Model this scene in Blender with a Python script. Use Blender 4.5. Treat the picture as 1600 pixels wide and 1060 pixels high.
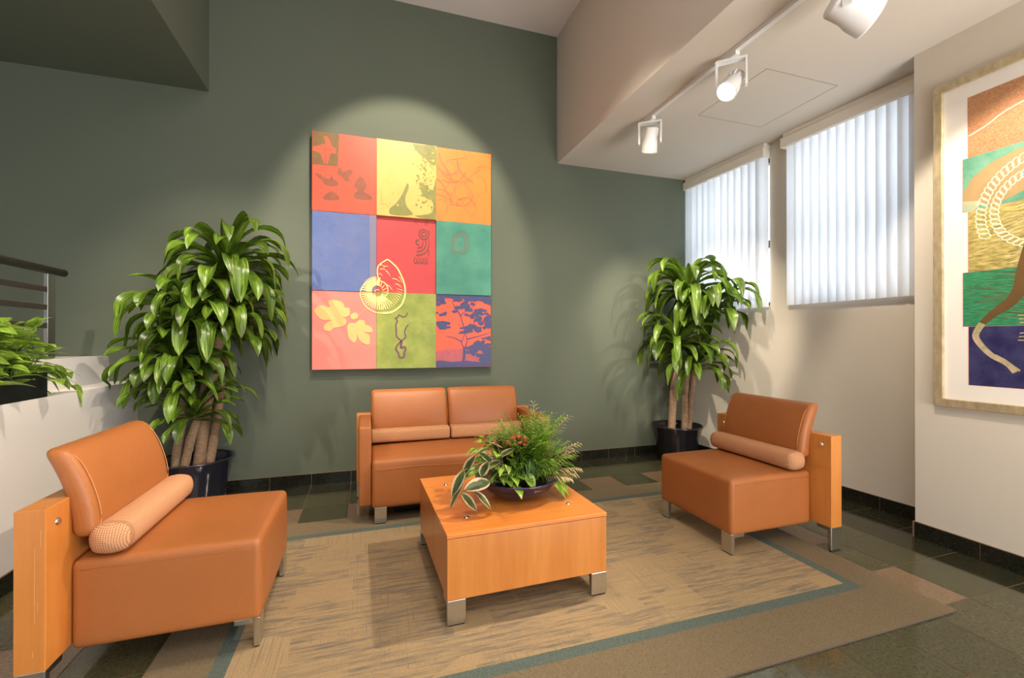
import bpy, bmesh, math, random
from mathutils import Vector, Matrix
R = math.radians
rnd = random.Random(7)
for o in list(bpy.data.objects): bpy.data.objects.remove(o)
sc = bpy.context.scene
COL = sc.collection

# ------------------------------------------------------------------ camera
cam = bpy.data.cameras.new('camera'); cam.sensor_width = 36.0; cam.lens = 36.0 * 702.0 / 1600.0
cam.clip_start = 0.02
camo = bpy.data.objects.new('camera', cam); COL.objects.link(camo)
camo.location = (0, 0, 1.3); camo.rotation_euler = (R(90) + 0.0030, 0, -0.31555)
sc.camera = camo
sc.view_settings.view_transform = 'Standard'; sc.view_settings.look = 'None'
sc.view_settings.gamma = 1.0; sc.view_settings.use_curve_mapping = False
sc.view_settings.exposure = 0.0

# ------------------------------------------------------------------ world: daylight outside (+X), the lobby's soft light behind
W = bpy.data.worlds.new('world'); sc.world = W; W.use_nodes = True
nt = W.node_tree; nt.nodes.clear()
wo = nt.nodes.new('ShaderNodeOutputWorld'); bg = nt.nodes.new('ShaderNodeBackground')
tc = nt.nodes.new('ShaderNodeTexCoord'); sx = nt.nodes.new('ShaderNodeSeparateXYZ')
mr = nt.nodes.new('ShaderNodeMapRange'); mr.inputs[1].default_value = 0.1; mr.inputs[2].default_value = 0.6
mx = nt.nodes.new('ShaderNodeMix'); mx.data_type = 'RGBA'
mx.inputs[6].default_value = (.75, .73, .70, 1)
mx.inputs[7].default_value = (4.0, 4.25, 4.7, 1)
nt.links.new(tc.outputs['Generated'], sx.inputs[0]); nt.links.new(sx.outputs[0], mr.inputs[0])
nt.links.new(mr.outputs[0], mx.inputs[0]); nt.links.new(mx.outputs[2], bg.inputs[0])
bg.inputs[1].default_value = 1.0
nt.links.new(bg.outputs[0], wo.inputs[0])

# ------------------------------------------------------------------ lamps
def spot(name, loc, aim, power, ang, blend=0.6, color=(1, .86, .68), size=0.05):
    l = bpy.data.lights.new(name, 'SPOT'); l.energy = power; l.spot_size = R(ang); l.spot_blend = blend
    l.color = color; l.shadow_soft_size = size
    o = bpy.data.objects.new(name, l); COL.objects.link(o); o.location = loc
    o.rotation_euler = (Vector(aim) - Vector(loc)).to_track_quat('-Z', 'Y').to_euler()
    return o
def area(name, loc, rot, power, sx_, sy_, color=(1, .93, .84)):
    l = bpy.data.lights.new(name, 'AREA'); l.shape = 'RECTANGLE'; l.size = sx_; l.size_y = sy_
    l.energy = power; l.color = color
    o = bpy.data.objects.new(name, l); COL.objects.link(o); o.location = loc; o.rotation_euler = rot
    return o
area('overhead_fill_light', (0.2, -1.2, 4.45), (R(12), 0, 0), 75, 2.6, 2.2)  # added ambient fill behind the camera, no real ceiling fixture
area('rear_fill_light', (2.5, -1.7, 0.9), (R(146), 0, R(2)), 190, 1.8, 2.0, (1, .95, .90))  # added fill behind the camera to brighten the soffit, not a window
u = area('upward_fill_light', (0.5, -0.9, 2.7), (R(172), 0, 0), 60, 1.2, 1.2, (1, .96, .93)); u.data.spread = R(100)  # added unseen fill aimed up to lighten the high ceiling
spot('spot_on_wall_art', (0.42, 2.25, 4.4), (0.37, 4.4, 2.35), 470, 50, 0.35, size=.03)
spot('spot_on_wall_left', (-0.1, 1.5, 4.4), (-0.6, 4.3, 1.0), 150, 44, 0.8)
spot('spot_on_wall_right', (0.9, 1.7, 4.4), (2.2, 4.4, 1.0), 330, 40, 0.9)
spot('soffit_downlight_on_corner', (3.22, 1.0, 3.12), (2.95, 4.3, 1.05), 190, 40, 0.7, size=.03)
spot('spot_on_left_plant', (-1.75, 2.2, 3.35), (-1.0, 4.05, 1.3), 210, 62, 0.8, size=.03)
spot('spot_on_right_plant', (-0.6, 0.8, 4.4), (3.35, 4.0, 1.35), 800, 22, 0.4)
spot('spot_on_planter', (0.7, 1.6, 4.4), (-1.8, 3.1, 1.0), 420, 48, 0.8, size=.03)
spot('spot_on_seats', (0.5, 2.5, 4.45), (0.5, 2.6, 0.3), 190, 66, 0.9)
spot('track_lamp_near_corner', (2.42, 3.32, 2.84), (3.1, 4.0, 1.2), 110, 80, 0.8)
spot('track_lamp_over_seats', (2.18, 2.28, 2.84), (-0.3, 2.2, 0.3), 260, 75, 0.9, size=.03)
spot('track_lamp_on_print', (2.42, 1.42, 2.82), (3.46, 1.30, 1.70), 105, 84, 0.3)

# ------------------------------------------------------------------ materials
def srgb(r, g, b):
    f = lambda c: (c / 255 / 12.92) if c / 255 <= .04045 else ((c / 255 + .055) / 1.055) ** 2.4
    return (f(r), f(g), f(b), 1)
class NT:
    def __init__(s, name):
        s.m = bpy.data.materials.new(name); s.m.use_nodes = True
        s.t = s.m.node_tree; s.b = s.t.nodes['Principled BSDF']
    def n(s, typ, **kw):
        x = s.t.nodes.new(typ)
        for k, v in kw.items():
            if k.startswith('i_'):
                x.inputs[int(k[2:]) if k[2:].isdigit() else k[2:].replace('_', ' ')].default_value = v
            else: setattr(x, k, v)
        return x
    def l(s, a, b): s.t.links.new(a, b)
    def noise(s, scale=5, detail=4, rough=.55, vec=None, sc3=None, coord='Object'):
        tcn = s.n('ShaderNodeTexCoord'); mp = s.n('ShaderNodeMapping')
        if sc3: mp.inputs[3].default_value = sc3
        s.l(tcn.outputs[coord], mp.inputs[0])
        x = s.n('ShaderNodeTexNoise'); x.inputs['Scale'].default_value = scale
        x.inputs['Detail'].default_value = detail; x.inputs['Roughness'].default_value = rough
        s.l(mp.outputs[0], x.inputs['Vector']); return x
    def ramp(s, fac, stops):
        r = s.n('ShaderNodeValToRGB'); e = r.color_ramp.elements
        while len(e) < len(stops): e.new(0.5)
        for i, (p, c) in enumerate(stops): e[i].position = p; e[i].color = c
        s.l(fac, r.inputs[0]); return r
    def bump(s, h, strength=.2, dist=.002):
        b = s.n('ShaderNodeBump'); b.inputs['Strength'].default_value = strength; b.inputs['Distance'].default_value = dist
        s.l(h, b.inputs['Height']); s.l(b.outputs[0], s.b.inputs['Normal'])
def mix(c, k, d=None):
    d = d or (0, 0, 0, 1); return tuple(c[i] * (1 - k) + d[i] * k for i in range(3)) + (1,)
def hi(c, k): return tuple(min(1, v * (1 + k * .8)) for v in c[:3]) + (1,)
def mat(name, col, rough=.5, metal=0, var=.06, nscale=3, bump=0, bscale=60, spec=.5, coat=0, sc3=None):
    x = NT(name); x.b.inputs['Roughness'].default_value = rough; x.b.inputs['Metallic'].default_value = metal
    x.b.inputs['Specular IOR Level'].default_value = spec
    if coat: x.b.inputs['Coat Weight'].default_value = coat; x.b.inputs['Coat Roughness'].default_value = .08
    n = x.noise(nscale, sc3=sc3)
    r = x.ramp(n.outputs['Fac'], [(.3, mix(col, var)), (.7, hi(col, var))])
    x.l(r.outputs[0], x.b.inputs['Base Color'])
    if bump:
        n2 = x.noise(bscale, detail=2); x.bump(n2.outputs['Fac'], bump)
    return x.m
M = {}
M['green'] = mat('green_wall_paint', srgb(96, 103, 89), .7, var=.03, nscale=1.2, bump=.08, bscale=220, spec=.25)
M['beige'] = mat('beige_wall_paint', srgb(212, 204, 190), .7, var=.02, nscale=1.2, bump=.05, bscale=220, spec=.25)
M['soffitp'] = mat('taupe_soffit_paint', srgb(212, 202, 190), .75, var=.02, nscale=1.0, bump=.05, bscale=200, spec=.2)
M['ceil'] = mat('ceiling_paint', srgb(226, 220, 218), .8, var=.02, nscale=1, spec=.2)
M['offwhite'] = mat('planter_wall_paint', srgb(226, 222, 218), .65, var=.02, nscale=1.5, bump=.05, bscale=220)
M['white'] = mat('white_enamel', srgb(232, 230, 228), .32, var=.01)
M['ivory'] = mat('ivory_valance', srgb(236, 230, 218), .5, var=.02)
M['darkmetal'] = mat('dark_bronze_frame', srgb(60, 60, 62), .4, .4)
M['chrome'] = mat('brushed_steel', srgb(205, 203, 198), .28, 1.0, var=.05, nscale=40)
M['polished'] = mat('polished_chrome', srgb(230, 230, 230), .1, 1.0, var=.02)
M['rubber'] = mat('black_rubber', srgb(25, 25, 25), .7)
M['railm'] = mat('dark_grey_rail_metal', srgb(88, 80, 74), .42, .6, var=.1, nscale=20)
M['black'] = mat('black_plastic', srgb(24, 25, 30), .38, var=.05)
M['soil'] = mat('potting_soil', srgb(48, 36, 28), .95, var=.25, nscale=60, bump=.8, bscale=120)
M['navy'] = mat('navy_glaze', srgb(25, 28, 58), .12, var=.15, nscale=6, coat=.6)
M['potblack'] = mat('black_glaze', srgb(22, 20, 26), .22, var=.15, nscale=6, coat=.4)
M['potblue'] = mat('dark_blue_glaze', srgb(26, 27, 42), .14, var=.15, nscale=6, coat=.6)
# leather
def leather():
    x = NT('tan_leather'); x.b.inputs['Roughness'].default_value = .42; x.b.inputs['Specular IOR Level'].default_value = .45
    n = x.noise(2.5, 3); c = srgb(168, 101, 52)
    r = x.ramp(n.outputs['Fac'], [(.3, mix(c, .08)), (.7, hi(c, .07))])
    x.l(r.outputs[0], x.b.inputs['Base Color'])
    v = x.n('ShaderNodeTexVoronoi'); v.inputs['Scale'].default_value = 330
    tcn = x.n('ShaderNodeTexCoord'); x.l(tcn.outputs['Object'], v.inputs['Vector'])
    n2 = x.noise(9, 3)
    a = x.n('ShaderNodeMath', operation='MULTIPLY_ADD'); a.inputs[1].default_value = 4.0
    x.l(n2.outputs['Fac'], a.inputs[0]); x.l(v.outputs['Distance'], a.inputs[2])
    x.bump(a.outputs[0], .35, .0012)
    return x.m
M['leather'] = leather()
M['thread'] = mat('stitch_thread', srgb(206, 138, 88), .7)
def weave():
    x = NT('woven_tan_fabric'); x.b.inputs['Roughness'].default_value = .9; x.b.inputs['Specular IOR Level'].default_value = .15
    tcn = x.n('ShaderNodeTexCoord'); sp = x.n('ShaderNodeSeparateXYZ'); x.l(tcn.outputs['UV'], sp.inputs[0])
    outs = []
    for k in (0, 1):
        m = x.n('ShaderNodeMath', operation='MULTIPLY'); m.inputs[1].default_value = 2 * math.pi / .0085
        x.l(sp.outputs[k], m.inputs[0]); s_ = x.n('ShaderNodeMath', operation='SINE'); x.l(m.outputs[0], s_.inputs[0]); outs.append(s_)
    m = x.n('ShaderNodeMath', operation='MULTIPLY_ADD'); m.inputs[1].default_value = .25; m.inputs[2].default_value = .5
    ad = x.n('ShaderNodeMath', operation='ADD'); x.l(outs[0].outputs[0], ad.inputs[0]); x.l(outs[1].outputs[0], ad.inputs[1])
    x.l(ad.outputs[0], m.inputs[0])
    r = x.ramp(m.outputs[0], [(.15, srgb(156, 98, 66)), (.55, srgb(212, 160, 118))])
    x.l(r.outputs[0], x.b.inputs['Base Color']); x.bump(m.outputs[0], .6, .002)
    return x.m
M['weave'] = weave()
def wood(name, c1, c2, sc3, rough=.32):
    x = NT(name); x.b.inputs['Roughness'].default_value = rough; x.b.inputs['Coat Weight'].default_value = .25
    x.b.inputs['Coat Roughness'].default_value = .2
    n = x.noise(3.0, 6, .6, sc3=sc3); n2 = x.noise(1.4, 2, sc3=(sc3[0] * .35, sc3[1] * .35, sc3[2] * .35))
    a = x.n('ShaderNodeMath', operation='ADD'); x.l(n.outputs['Fac'], a.inputs[0]); x.l(n2.outputs['Fac'], a.inputs[1])
    h = x.n('ShaderNodeMath', operation='MULTIPLY'); h.inputs[1].default_value = .5; x.l(a.outputs[0], h.inputs[0])
    r = x.ramp(h.outputs[0], [(.32, c1), (.68, c2)]); x.l(r.outputs[0], x.b.inputs['Base Color'])
    return x.m
M['wood'] = wood('honey_maple_veneer', srgb(192, 116, 50), srgb(216, 142, 70), (9, 9, .8))
M['woodtop'] = wood('honey_maple_top', srgb(206, 118, 46), srgb(226, 142, 66), (1, 14, 9), .25)
M['scuff'] = mat('scuff_marks', srgb(222, 180, 128), .6)
# tiles
def tilem(name, c1, c2, c3):
    x = NT(name); x.b.inputs['Roughness'].default_value = .11; x.b.inputs['Specular IOR Level'].default_value = .5
    n = x.noise(70, 5, .7); r = x.ramp(n.outputs['Fac'], [(.35, c1), (.6, c2)])
    v = x.n('ShaderNodeTexVoronoi'); v.inputs['Scale'].default_value = 55
    tcn = x.n('ShaderNodeTexCoord'); x.l(tcn.outputs['Object'], v.inputs['Vector'])
    lt = x.n('ShaderNodeMath', operation='LESS_THAN'); lt.inputs[1].default_value = .1; x.l(v.outputs['Distance'], lt.inputs[0])
    mxn = x.n('ShaderNodeMix', data_type='RGBA'); x.l(lt.outputs[0], mxn.inputs[0]); x.l(r.outputs[0], mxn.inputs[6]); mxn.inputs[7].default_value = c3
    x.l(mxn.outputs[2], x.b.inputs['Base Color'])
    n3 = x.noise(14, 3); x.bump(n3.outputs['Fac'], .04, .002)
    return x.m
M['tile_a'] = tilem('green_terrazzo', srgb(54, 54, 35), srgb(78, 76, 52), srgb(124, 120, 92))
M['tile_b'] = tilem('olive_terrazzo', srgb(60, 58, 38), srgb(84, 80, 56), srgb(130, 124, 96))
M['tile_brown'] = tilem('rose_brown_terrazzo', srgb(104, 84, 64), srgb(132, 108, 84), srgb(166, 142, 116))
M['tile_dark'] = tilem('dark_border_terrazzo', srgb(34, 35, 26), srgb(52, 52, 38), srgb(96, 94, 76))
M['bb'] = tilem('black_stone_baseboard', srgb(20, 22, 18), srgb(36, 37, 30), srgb(84, 84, 74))
M['grout'] = mat('grout', srgb(120, 98, 76), .8)
# rug
def rugfield():
    x = NT('rug_field'); x.b.inputs['Roughness'].default_value = .95; x.b.inputs['Specular IOR Level'].default_value = .1
    tcn = x.n('ShaderNodeTexCoord')
    def stretched(sc3, scale, detail=3, rough=.6):
        mp = x.n('ShaderNodeMapping'); mp.inputs[3].default_value = sc3; x.l(tcn.outputs['Object'], mp.inputs[0])
        n = x.n('ShaderNodeTexNoise'); n.inputs['Scale'].default_value = scale; n.inputs['Detail'].default_value = detail
        n.inputs['Roughness'].default_value = rough; x.l(mp.outputs[0], n.inputs['Vector']); return n
    streak = stretched((1.5, 17, 1), 2.6, 5, .7)          # weft streaks running across
    fineL = stretched((1.0, 90, 1), 3, 2)                  # fine weft lines
    warp = stretched((70, 1.2, 1), 2.2, 2)                 # fine warp lines
    blocks = x.n('ShaderNodeTexVoronoi'); blocks.distance = 'CHEBYCHEV'; blocks.inputs['Scale'].default_value = 5.2
    blocks.inputs['Randomness'].default_value = .8
    mpb = x.n('ShaderNodeMapping'); mpb.inputs[3].default_value = (.8, 1.25, 1); x.l(tcn.outputs['Object'], mpb.inputs[0]); x.l(mpb.outputs[0], blocks.inputs['Vector'])
    bs = x.n('ShaderNodeSeparateColor'); x.l(blocks.outputs['Color'], bs.inputs[0])
    # streak mask per block
    a = x.n('ShaderNodeMapRange'); a.inputs[1].default_value = .44; a.inputs[2].default_value = .60; x.l(streak.outputs['Fac'], a.inputs[0])
    b = x.n('ShaderNodeMapRange'); b.inputs[1].default_value = .02; b.inputs[2].default_value = .5; x.l(bs.outputs[0], b.inputs[0])
    m1 = x.n('ShaderNodeMath', operation='MULTIPLY'); x.l(a.outputs[0], m1.inputs[0]); x.l(b.outputs[0], m1.inputs[1])
    f = x.n('ShaderNodeMapRange'); f.inputs[1].default_value = .42; f.inputs[2].default_value = .6; f.inputs[3].default_value = .45; x.l(fineL.outputs['Fac'], f.inputs[0])
    m2 = x.n('ShaderNodeMath', operation='MULTIPLY'); x.l(m1.outputs[0], m2.inputs[0]); x.l(f.outputs[0], m2.inputs[1])
    w = x.n('ShaderNodeMapRange'); w.inputs[1].default_value = .54; w.inputs[2].default_value = .66; x.l(warp.outputs['Fac'], w.inputs[0])
    wb = x.n('ShaderNodeMath', operation='GREATER_THAN'); wb.inputs[1].default_value = .5; x.l(bs.outputs[1], wb.inputs[0])
    m3 = x.n('ShaderNodeMath', operation='MULTIPLY'); x.l(w.outputs[0], m3.inputs[0]); x.l(wb.outputs[0], m3.inputs[1])
    m3b = x.n('ShaderNodeMath', operation='MULTIPLY'); m3b.inputs[1].default_value = .5; x.l(m3.outputs[0], m3b.inputs[0])
    mx_ = x.n('ShaderNodeMath', operation='MAXIMUM'); x.l(m2.outputs[0], mx_.inputs[0]); x.l(m3b.outputs[0], mx_.inputs[1])
    pile = x.noise(420, 2); pr = x.ramp(pile.outputs['Fac'], [(.35, srgb(144, 122, 90)), (.65, srgb(178, 154, 117))])
    mc = x.n('ShaderNodeMix', data_type='RGBA'); x.l(mx_.outputs[0], mc.inputs[0]); x.l(pr.outputs[0], mc.inputs[6]); mc.inputs[7].default_value = srgb(102, 98, 92)
    x.l(mc.outputs[2], x.b.inputs['Base Color']); x.bump(pile.outputs['Fac'], .5, .003)
    return x.m
M['rugfield'] = rugfield()
def pilem(name, c, k=.16):
    x = NT(name); x.b.inputs['Roughness'].default_value = .95; x.b.inputs['Specular IOR Level'].default_value = .1
    n = x.noise(400, 2); r = x.ramp(n.outputs['Fac'], [(.35, mix(c, k)), (.65, mix(c, .08, (1, 1, 1, 1)))])
    x.l(r.outputs[0], x.b.inputs['Base Color']); x.bump(n.outputs['Fac'], .5, .003); return x.m
M['rugborder'] = pilem('rug_border', srgb(112, 95, 64))
M['rugstripe'] = pilem('rug_stripe', srgb(76, 90, 80))
M['rugedge'] = pilem('rug_edge', srgb(92, 76, 66))
# plants
def leafm(name, dark, mid, light, edge=None, lightpos=.72, rough=.3, transl=.25):
    x = NT(name); x.b.inputs['Roughness'].default_value = rough; x.b.inputs['Specular IOR Level'].default_value = .55
    tcn = x.n('ShaderNodeTexCoord'); mp = x.n('ShaderNodeMapping'); mp.inputs[3].default_value = (14, 1.2, 1)
    x.l(tcn.outputs['UV'], mp.inputs[0]); n = x.n('ShaderNodeTexNoise'); n.inputs['Scale'].default_value = 1.6; n.inputs['Detail'].default_value = 3
    x.l(mp.outputs[0], n.inputs['Vector'])
    r = x.ramp(n.outputs['Fac'], [(.35, dark), (.55, mid), (lightpos, light)])
    n2 = x.n('ShaderNodeTexNoise'); n2.inputs['Scale'].default_value = .9; n2.inputs['Detail'].default_value = 1; x.l(tcn.outputs['UV'], n2.inputs['Vector'])
    vr = x.n('ShaderNodeMapRange'); vr.inputs[1].default_value = .32; vr.inputs[2].default_value = .68; vr.inputs[3].default_value = .38; vr.inputs[4].default_value = 1.3; x.l(n2.outputs['Fac'], vr.inputs[0])
    hs = x.n('ShaderNodeHueSaturation'); x.l(vr.outputs[0], hs.inputs['Value']); x.l(r.outputs[0], hs.inputs['Color'])
    src = hs.outputs[0]
    if edge:
        sp = x.n('ShaderNodeSeparateXYZ'); x.l(tcn.outputs['UV'], sp.inputs[0])
        fr = x.n('ShaderNodeMath', operation='FRACT'); x.l(sp.outputs[0], fr.inputs[0])
        sb = x.n('ShaderNodeMath', operation='SUBTRACT'); sb.inputs[1].default_value = .5; x.l(fr.outputs[0], sb.inputs[0])
        ab = x.n('ShaderNodeMath', operation='ABSOLUTE'); x.l(sb.outputs[0], ab.inputs[0])
        nz = x.noise(30, 3); ad = x.n('ShaderNodeMath', operation='MULTIPLY_ADD'); ad.inputs[1].default_value = .25; x.l(nz.outputs['Fac'], ad.inputs[0]); x.l(ab.outputs[0], ad.inputs[2])
        mrn = x.n('ShaderNodeMapRange'); mrn.inputs[1].default_value = .42; mrn.inputs[2].default_value = .5; x.l(ad.outputs[0], mrn.inputs[0])
        mc = x.n('ShaderNodeMix', data_type='RGBA'); x.l(mrn.outputs[0], mc.inputs[0]); x.l(src, mc.inputs[6]); mc.inputs[7].default_value = edge
        src = mc.outputs[2]
    x.l(src, x.b.inputs['Base Color'])
    x.bump(n.outputs['Fac'], .25, .002)
    tr = x.n('ShaderNodeBsdfTranslucent'); x.l(src, tr.inputs[0])
    ms = x.n('ShaderNodeMixShader'); ms.inputs[0].default_value = transl
    x.l(x.b.outputs[0], ms.inputs[1]); x.l(tr.outputs[0], ms.inputs[2])
    x.l(ms.outputs[0], x.t.nodes['Material Output'].inputs[0]); return x.m
M['leaf'] = leafm('corn_plant_leaf', srgb(48, 80, 20), srgb(98, 130, 36), srgb(176, 190, 84))
M['pothos'] = leafm('pothos_leaf', srgb(112, 160, 44), srgb(168, 204, 70), srgb(232, 236, 148), rough=.35)
M['varieg'] = leafm('variegated_leaf', srgb(66, 84, 48), srgb(96, 112, 66), srgb(132, 140, 96), edge=srgb(220, 200, 160), rough=.35)
M['fern'] = leafm('palm_leaflet', srgb(84, 136, 36), srgb(136, 180, 56), srgb(196, 212, 110), rough=.4, transl=.35)
M['cream'] = leafm('cream_leaflet', srgb(176, 164, 104), srgb(206, 190, 132), srgb(226, 204, 158), rough=.4, transl=.3)
M['grass'] = leafm('grass_blade', srgb(90, 130, 72), srgb(122, 160, 96), srgb(160, 188, 130), rough=.45, transl=.3)
M['bronze_leaf'] = leafm('bronze_leaf', srgb(40, 24, 18), srgb(72, 34, 26), srgb(112, 60, 40), rough=.3)
M['flower'] = mat('red_flower', srgb(224, 84, 74), .5, var=.12, nscale=60)
M['stemm'] = mat('green_stem', srgb(96, 120, 56), .6)
M['cane'] = mat('tan_cane_bark', srgb(146, 118, 92), .85, var=.3, nscale=30, bump=.7, bscale=45, sc3=(1, 1, 3))
M['tree'] = leafm('tree_leaf', srgb(60, 90, 60), srgb(84, 118, 80), srgb(120, 150, 110))
# vane
def vane():
    x = NT('blind_vane_fabric'); x.b.inputs['Base Color'].default_value = srgb(232, 232, 232); x.b.inputs['Roughness'].default_value = .7
    n = x.noise(40, 2, sc3=(1, 1, .2)); r = x.ramp(n.outputs['Fac'], [(.3, srgb(224, 225, 228)), (.7, srgb(238, 238, 240))]); x.l(r.outputs[0], x.b.inputs['Base Color'])
    tr = x.n('ShaderNodeBsdfTranslucent'); tr.inputs[0].default_value = (.86, .87, .9, 1)
    ms = x.n('ShaderNodeMixShader'); ms.inputs[0].default_value = .5
    x.l(x.b.outputs[0], ms.inputs[1]); x.l(tr.outputs[0], ms.inputs[2]); x.l(ms.outputs[0], x.t.nodes['Material Output'].inputs[0]); return x.m
M['vane'] = vane()
def glass():
    x = NT('window_glass'); x.t.nodes.remove(x.b)
    a = x.n('ShaderNodeBsdfTransparent'); a.inputs[0].default_value = (.93, .96, .96, 1)
    g = x.n('ShaderNodeBsdfGlossy'); g.inputs['Roughness'].default_value = .02
    ms = x.n('ShaderNodeMixShader'); ms.inputs[0].default_value = .06
    x.l(a.outputs[0], ms.inputs[1]); x.l(g.outputs[0], ms.inputs[2]); x.l(ms.outputs[0], x.t.nodes['Material Output'].inputs[0]); return x.m
M['glass'] = glass()
def emit(name, c, s):
    x = NT(name); x.b.inputs['Base Color'].default_value = c; x.b.inputs['Emission Color'].default_value = c; x.b.inputs['Emission Strength'].default_value = s; return x.m
M['lens_on'] = emit('lit_lamp_lens', (1, .93, .8, 1), 14)
M['lens_off'] = mat('lamp_lens', srgb(230, 225, 215), .2)
def framem():
    x = NT('champagne_frame'); x.b.inputs['Metallic'].default_value = .45; x.b.inputs['Roughness'].default_value = .42
    n = x.noise(3, 3, sc3=(2, 12, 5)); r = x.ramp(n.outputs['Fac'], [(.3, srgb(176, 160, 126)), (.7, srgb(204, 190, 156))]); x.l(r.outputs[0], x.b.inputs['Base Color']); return x.m
M['frame'] = framem()
def paint(name, c, var=.1, c2=None, scale=8, sc3=None):
    x = NT('print_' + name); x.b.inputs['Roughness'].default_value = .45; x.b.inputs['Specular IOR Level'].default_value = .35
    n = x.noise(scale, 5, .65, sc3=sc3)
    r = x.ramp(n.outputs['Fac'], [(.35, mix(c, var)), (.65, c2 or hi(c, var))]); x.l(r.outputs[0], x.b.inputs['Base Color']); return x.m

# ------------------------------------------------------------------ mesh helpers
def link(name, me, m=None, parent=None, loc=None, rot=None, smooth=False):
    if m is not None:
        for k in (m if isinstance(m, (list, tuple)) else [m]): me.materials.append(k)
    o = bpy.data.objects.new(name, me); COL.objects.link(o)
    if smooth:
        for p in me.polygons: p.use_smooth = True
    if parent: o.parent = parent
    if loc: o.location = loc
    if rot: o.rotation_euler = rot
    return o
class MB:
    """collects faces for ONE mesh"""
    def __init__(s): s.v = []; s.f = []; s.mi = []; s.uv = []; s.sm = []
    def add(s, vs, fs, mi=0, uvs=None, smooth=False):
        b = len(s.v); s.v += [tuple(p) for p in vs]
        for f in fs:
            s.f.append(tuple(i + b for i in f)); s.mi.append(mi); s.sm.append(smooth)
            s.uv.append([uvs[i] for i in f] if uvs else [(0, 0)] * len(f))
        return s
    def box(s, x0, x1, y0, y1, z0, z1, mi=0):
        v = [(x0, y0, z0), (x1, y0, z0), (x1, y1, z0), (x0, y1, z0), (x0, y0, z1), (x1, y0, z1), (x1, y1, z1), (x0, y1, z1)]
        return s.add(v, [(0, 3, 2, 1), (4, 5, 6, 7), (0, 1, 5, 4), (1, 2, 6, 5), (2, 3, 7, 6), (3, 0, 4, 7)], mi)
    def prism(s, pts, z0, z1, mi=0):
        n = len(pts); v = [(x, y, z0) for x, y in pts] + [(x, y, z1) for x, y in pts]
        return s.add(v, [tuple(range(n))[::-1], tuple(range(n, 2 * n))] + [(i, (i + 1) % n, n + (i + 1) % n, n + i) for i in range(n)], mi)
    def tube(s, pts, rad, seg=10, mi=0, caps=True):
        pts = [Vector(p) for p in pts]; n = len(pts); rad = rad if isinstance(rad, (list, tuple)) else [rad] * n
        vs = []; up = Vector((0, 0, 1))
        for i, p in enumerate(pts):
            d = (pts[min(i + 1, n - 1)] - pts[max(i - 1, 0)]).normalized()
            a = d.cross(up)
            if a.length < .05: a = d.cross(Vector((0, 1, 0)))
            a.normalize(); b = d.cross(a).normalized()
            for k in range(seg):
                t = 2 * math.pi * k / seg; vs.append(p + (a * math.cos(t) + b * math.sin(t)) * rad[i])
        fs = []
        for i in range(n - 1):
            for k in range(seg):
                fs.append((i * seg + k, i * seg + (k + 1) % seg, (i + 1) * seg + (k + 1) % seg, (i + 1) * seg + k))
        s.add(vs, fs, mi, smooth=True)
        if caps:
            s.add(vs[:seg], [tuple(range(seg))], mi); s.add(vs[-seg:], [tuple(range(seg))[::-1]], mi)
        return s
    def lathe(s, prof, seg=40, c=(0, 0, 0), mi=0):
        vs = []; n = len(prof)
        for (r, z) in prof:
            for k in range(seg):
                t = 2 * math.pi * k / seg; vs.append((c[0] + r * math.cos(t), c[1] + r * math.sin(t), c[2] + z))
        fs = [(i * seg + k, i * seg + (k + 1) % seg, (i + 1) * seg + (k + 1) % seg, (i + 1) * seg + k) for i in range(n - 1) for k in range(seg)]
        return s.add(vs, fs, mi, smooth=True)
    def mesh(s, name, recalc=False):
        me = bpy.data.meshes.new(name); me.from_pydata(s.v, [], s.f); me.update()
        me.polygons.foreach_set('material_index', s.mi); me.polygons.foreach_set('use_smooth', s.sm)
        uvl = me.uv_layers.new(name='uv'); k = 0
        for u in s.uv:
            for c in u: uvl.data[k].uv = c; k += 1
        if recalc:
            bm = bmesh.new(); bm.from_mesh(me); bmesh.ops.remove_doubles(bm, verts=bm.verts, dist=1e-6); bmesh.ops.recalc_face_normals(bm, faces=bm.faces); bm.to_mesh(me); bm.free()
        return me
    def build(s, name, m, parent=None, loc=None, rot=None, bevel=0, recalc=True):
        o = link(name, s.mesh(name, recalc), m, parent, loc, rot)
        if bevel:
            b = o.modifiers.new('bevel', 'BEVEL'); b.width = bevel; b.segments = 2; b.limit_method = 'ANGLE'; b.angle_limit = R(50)
        return o
def structure(o): o['kind'] = 'structure'; return o
def thing(name, label, cat, loc=(0, 0, 0), rz=0, group=None):
    o = bpy.data.objects.new(name, None); COL.objects.link(o); o.location = loc; o.rotation_euler = (0, 0, rz)
    o.empty_display_size = .1; o['label'] = label; o['category'] = cat
    if group: o['group'] = group
    return o
def tag(o, label, cat, group=None):
    o['label'] = label; o['category'] = cat
    if group: o['group'] = group
    return o
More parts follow.
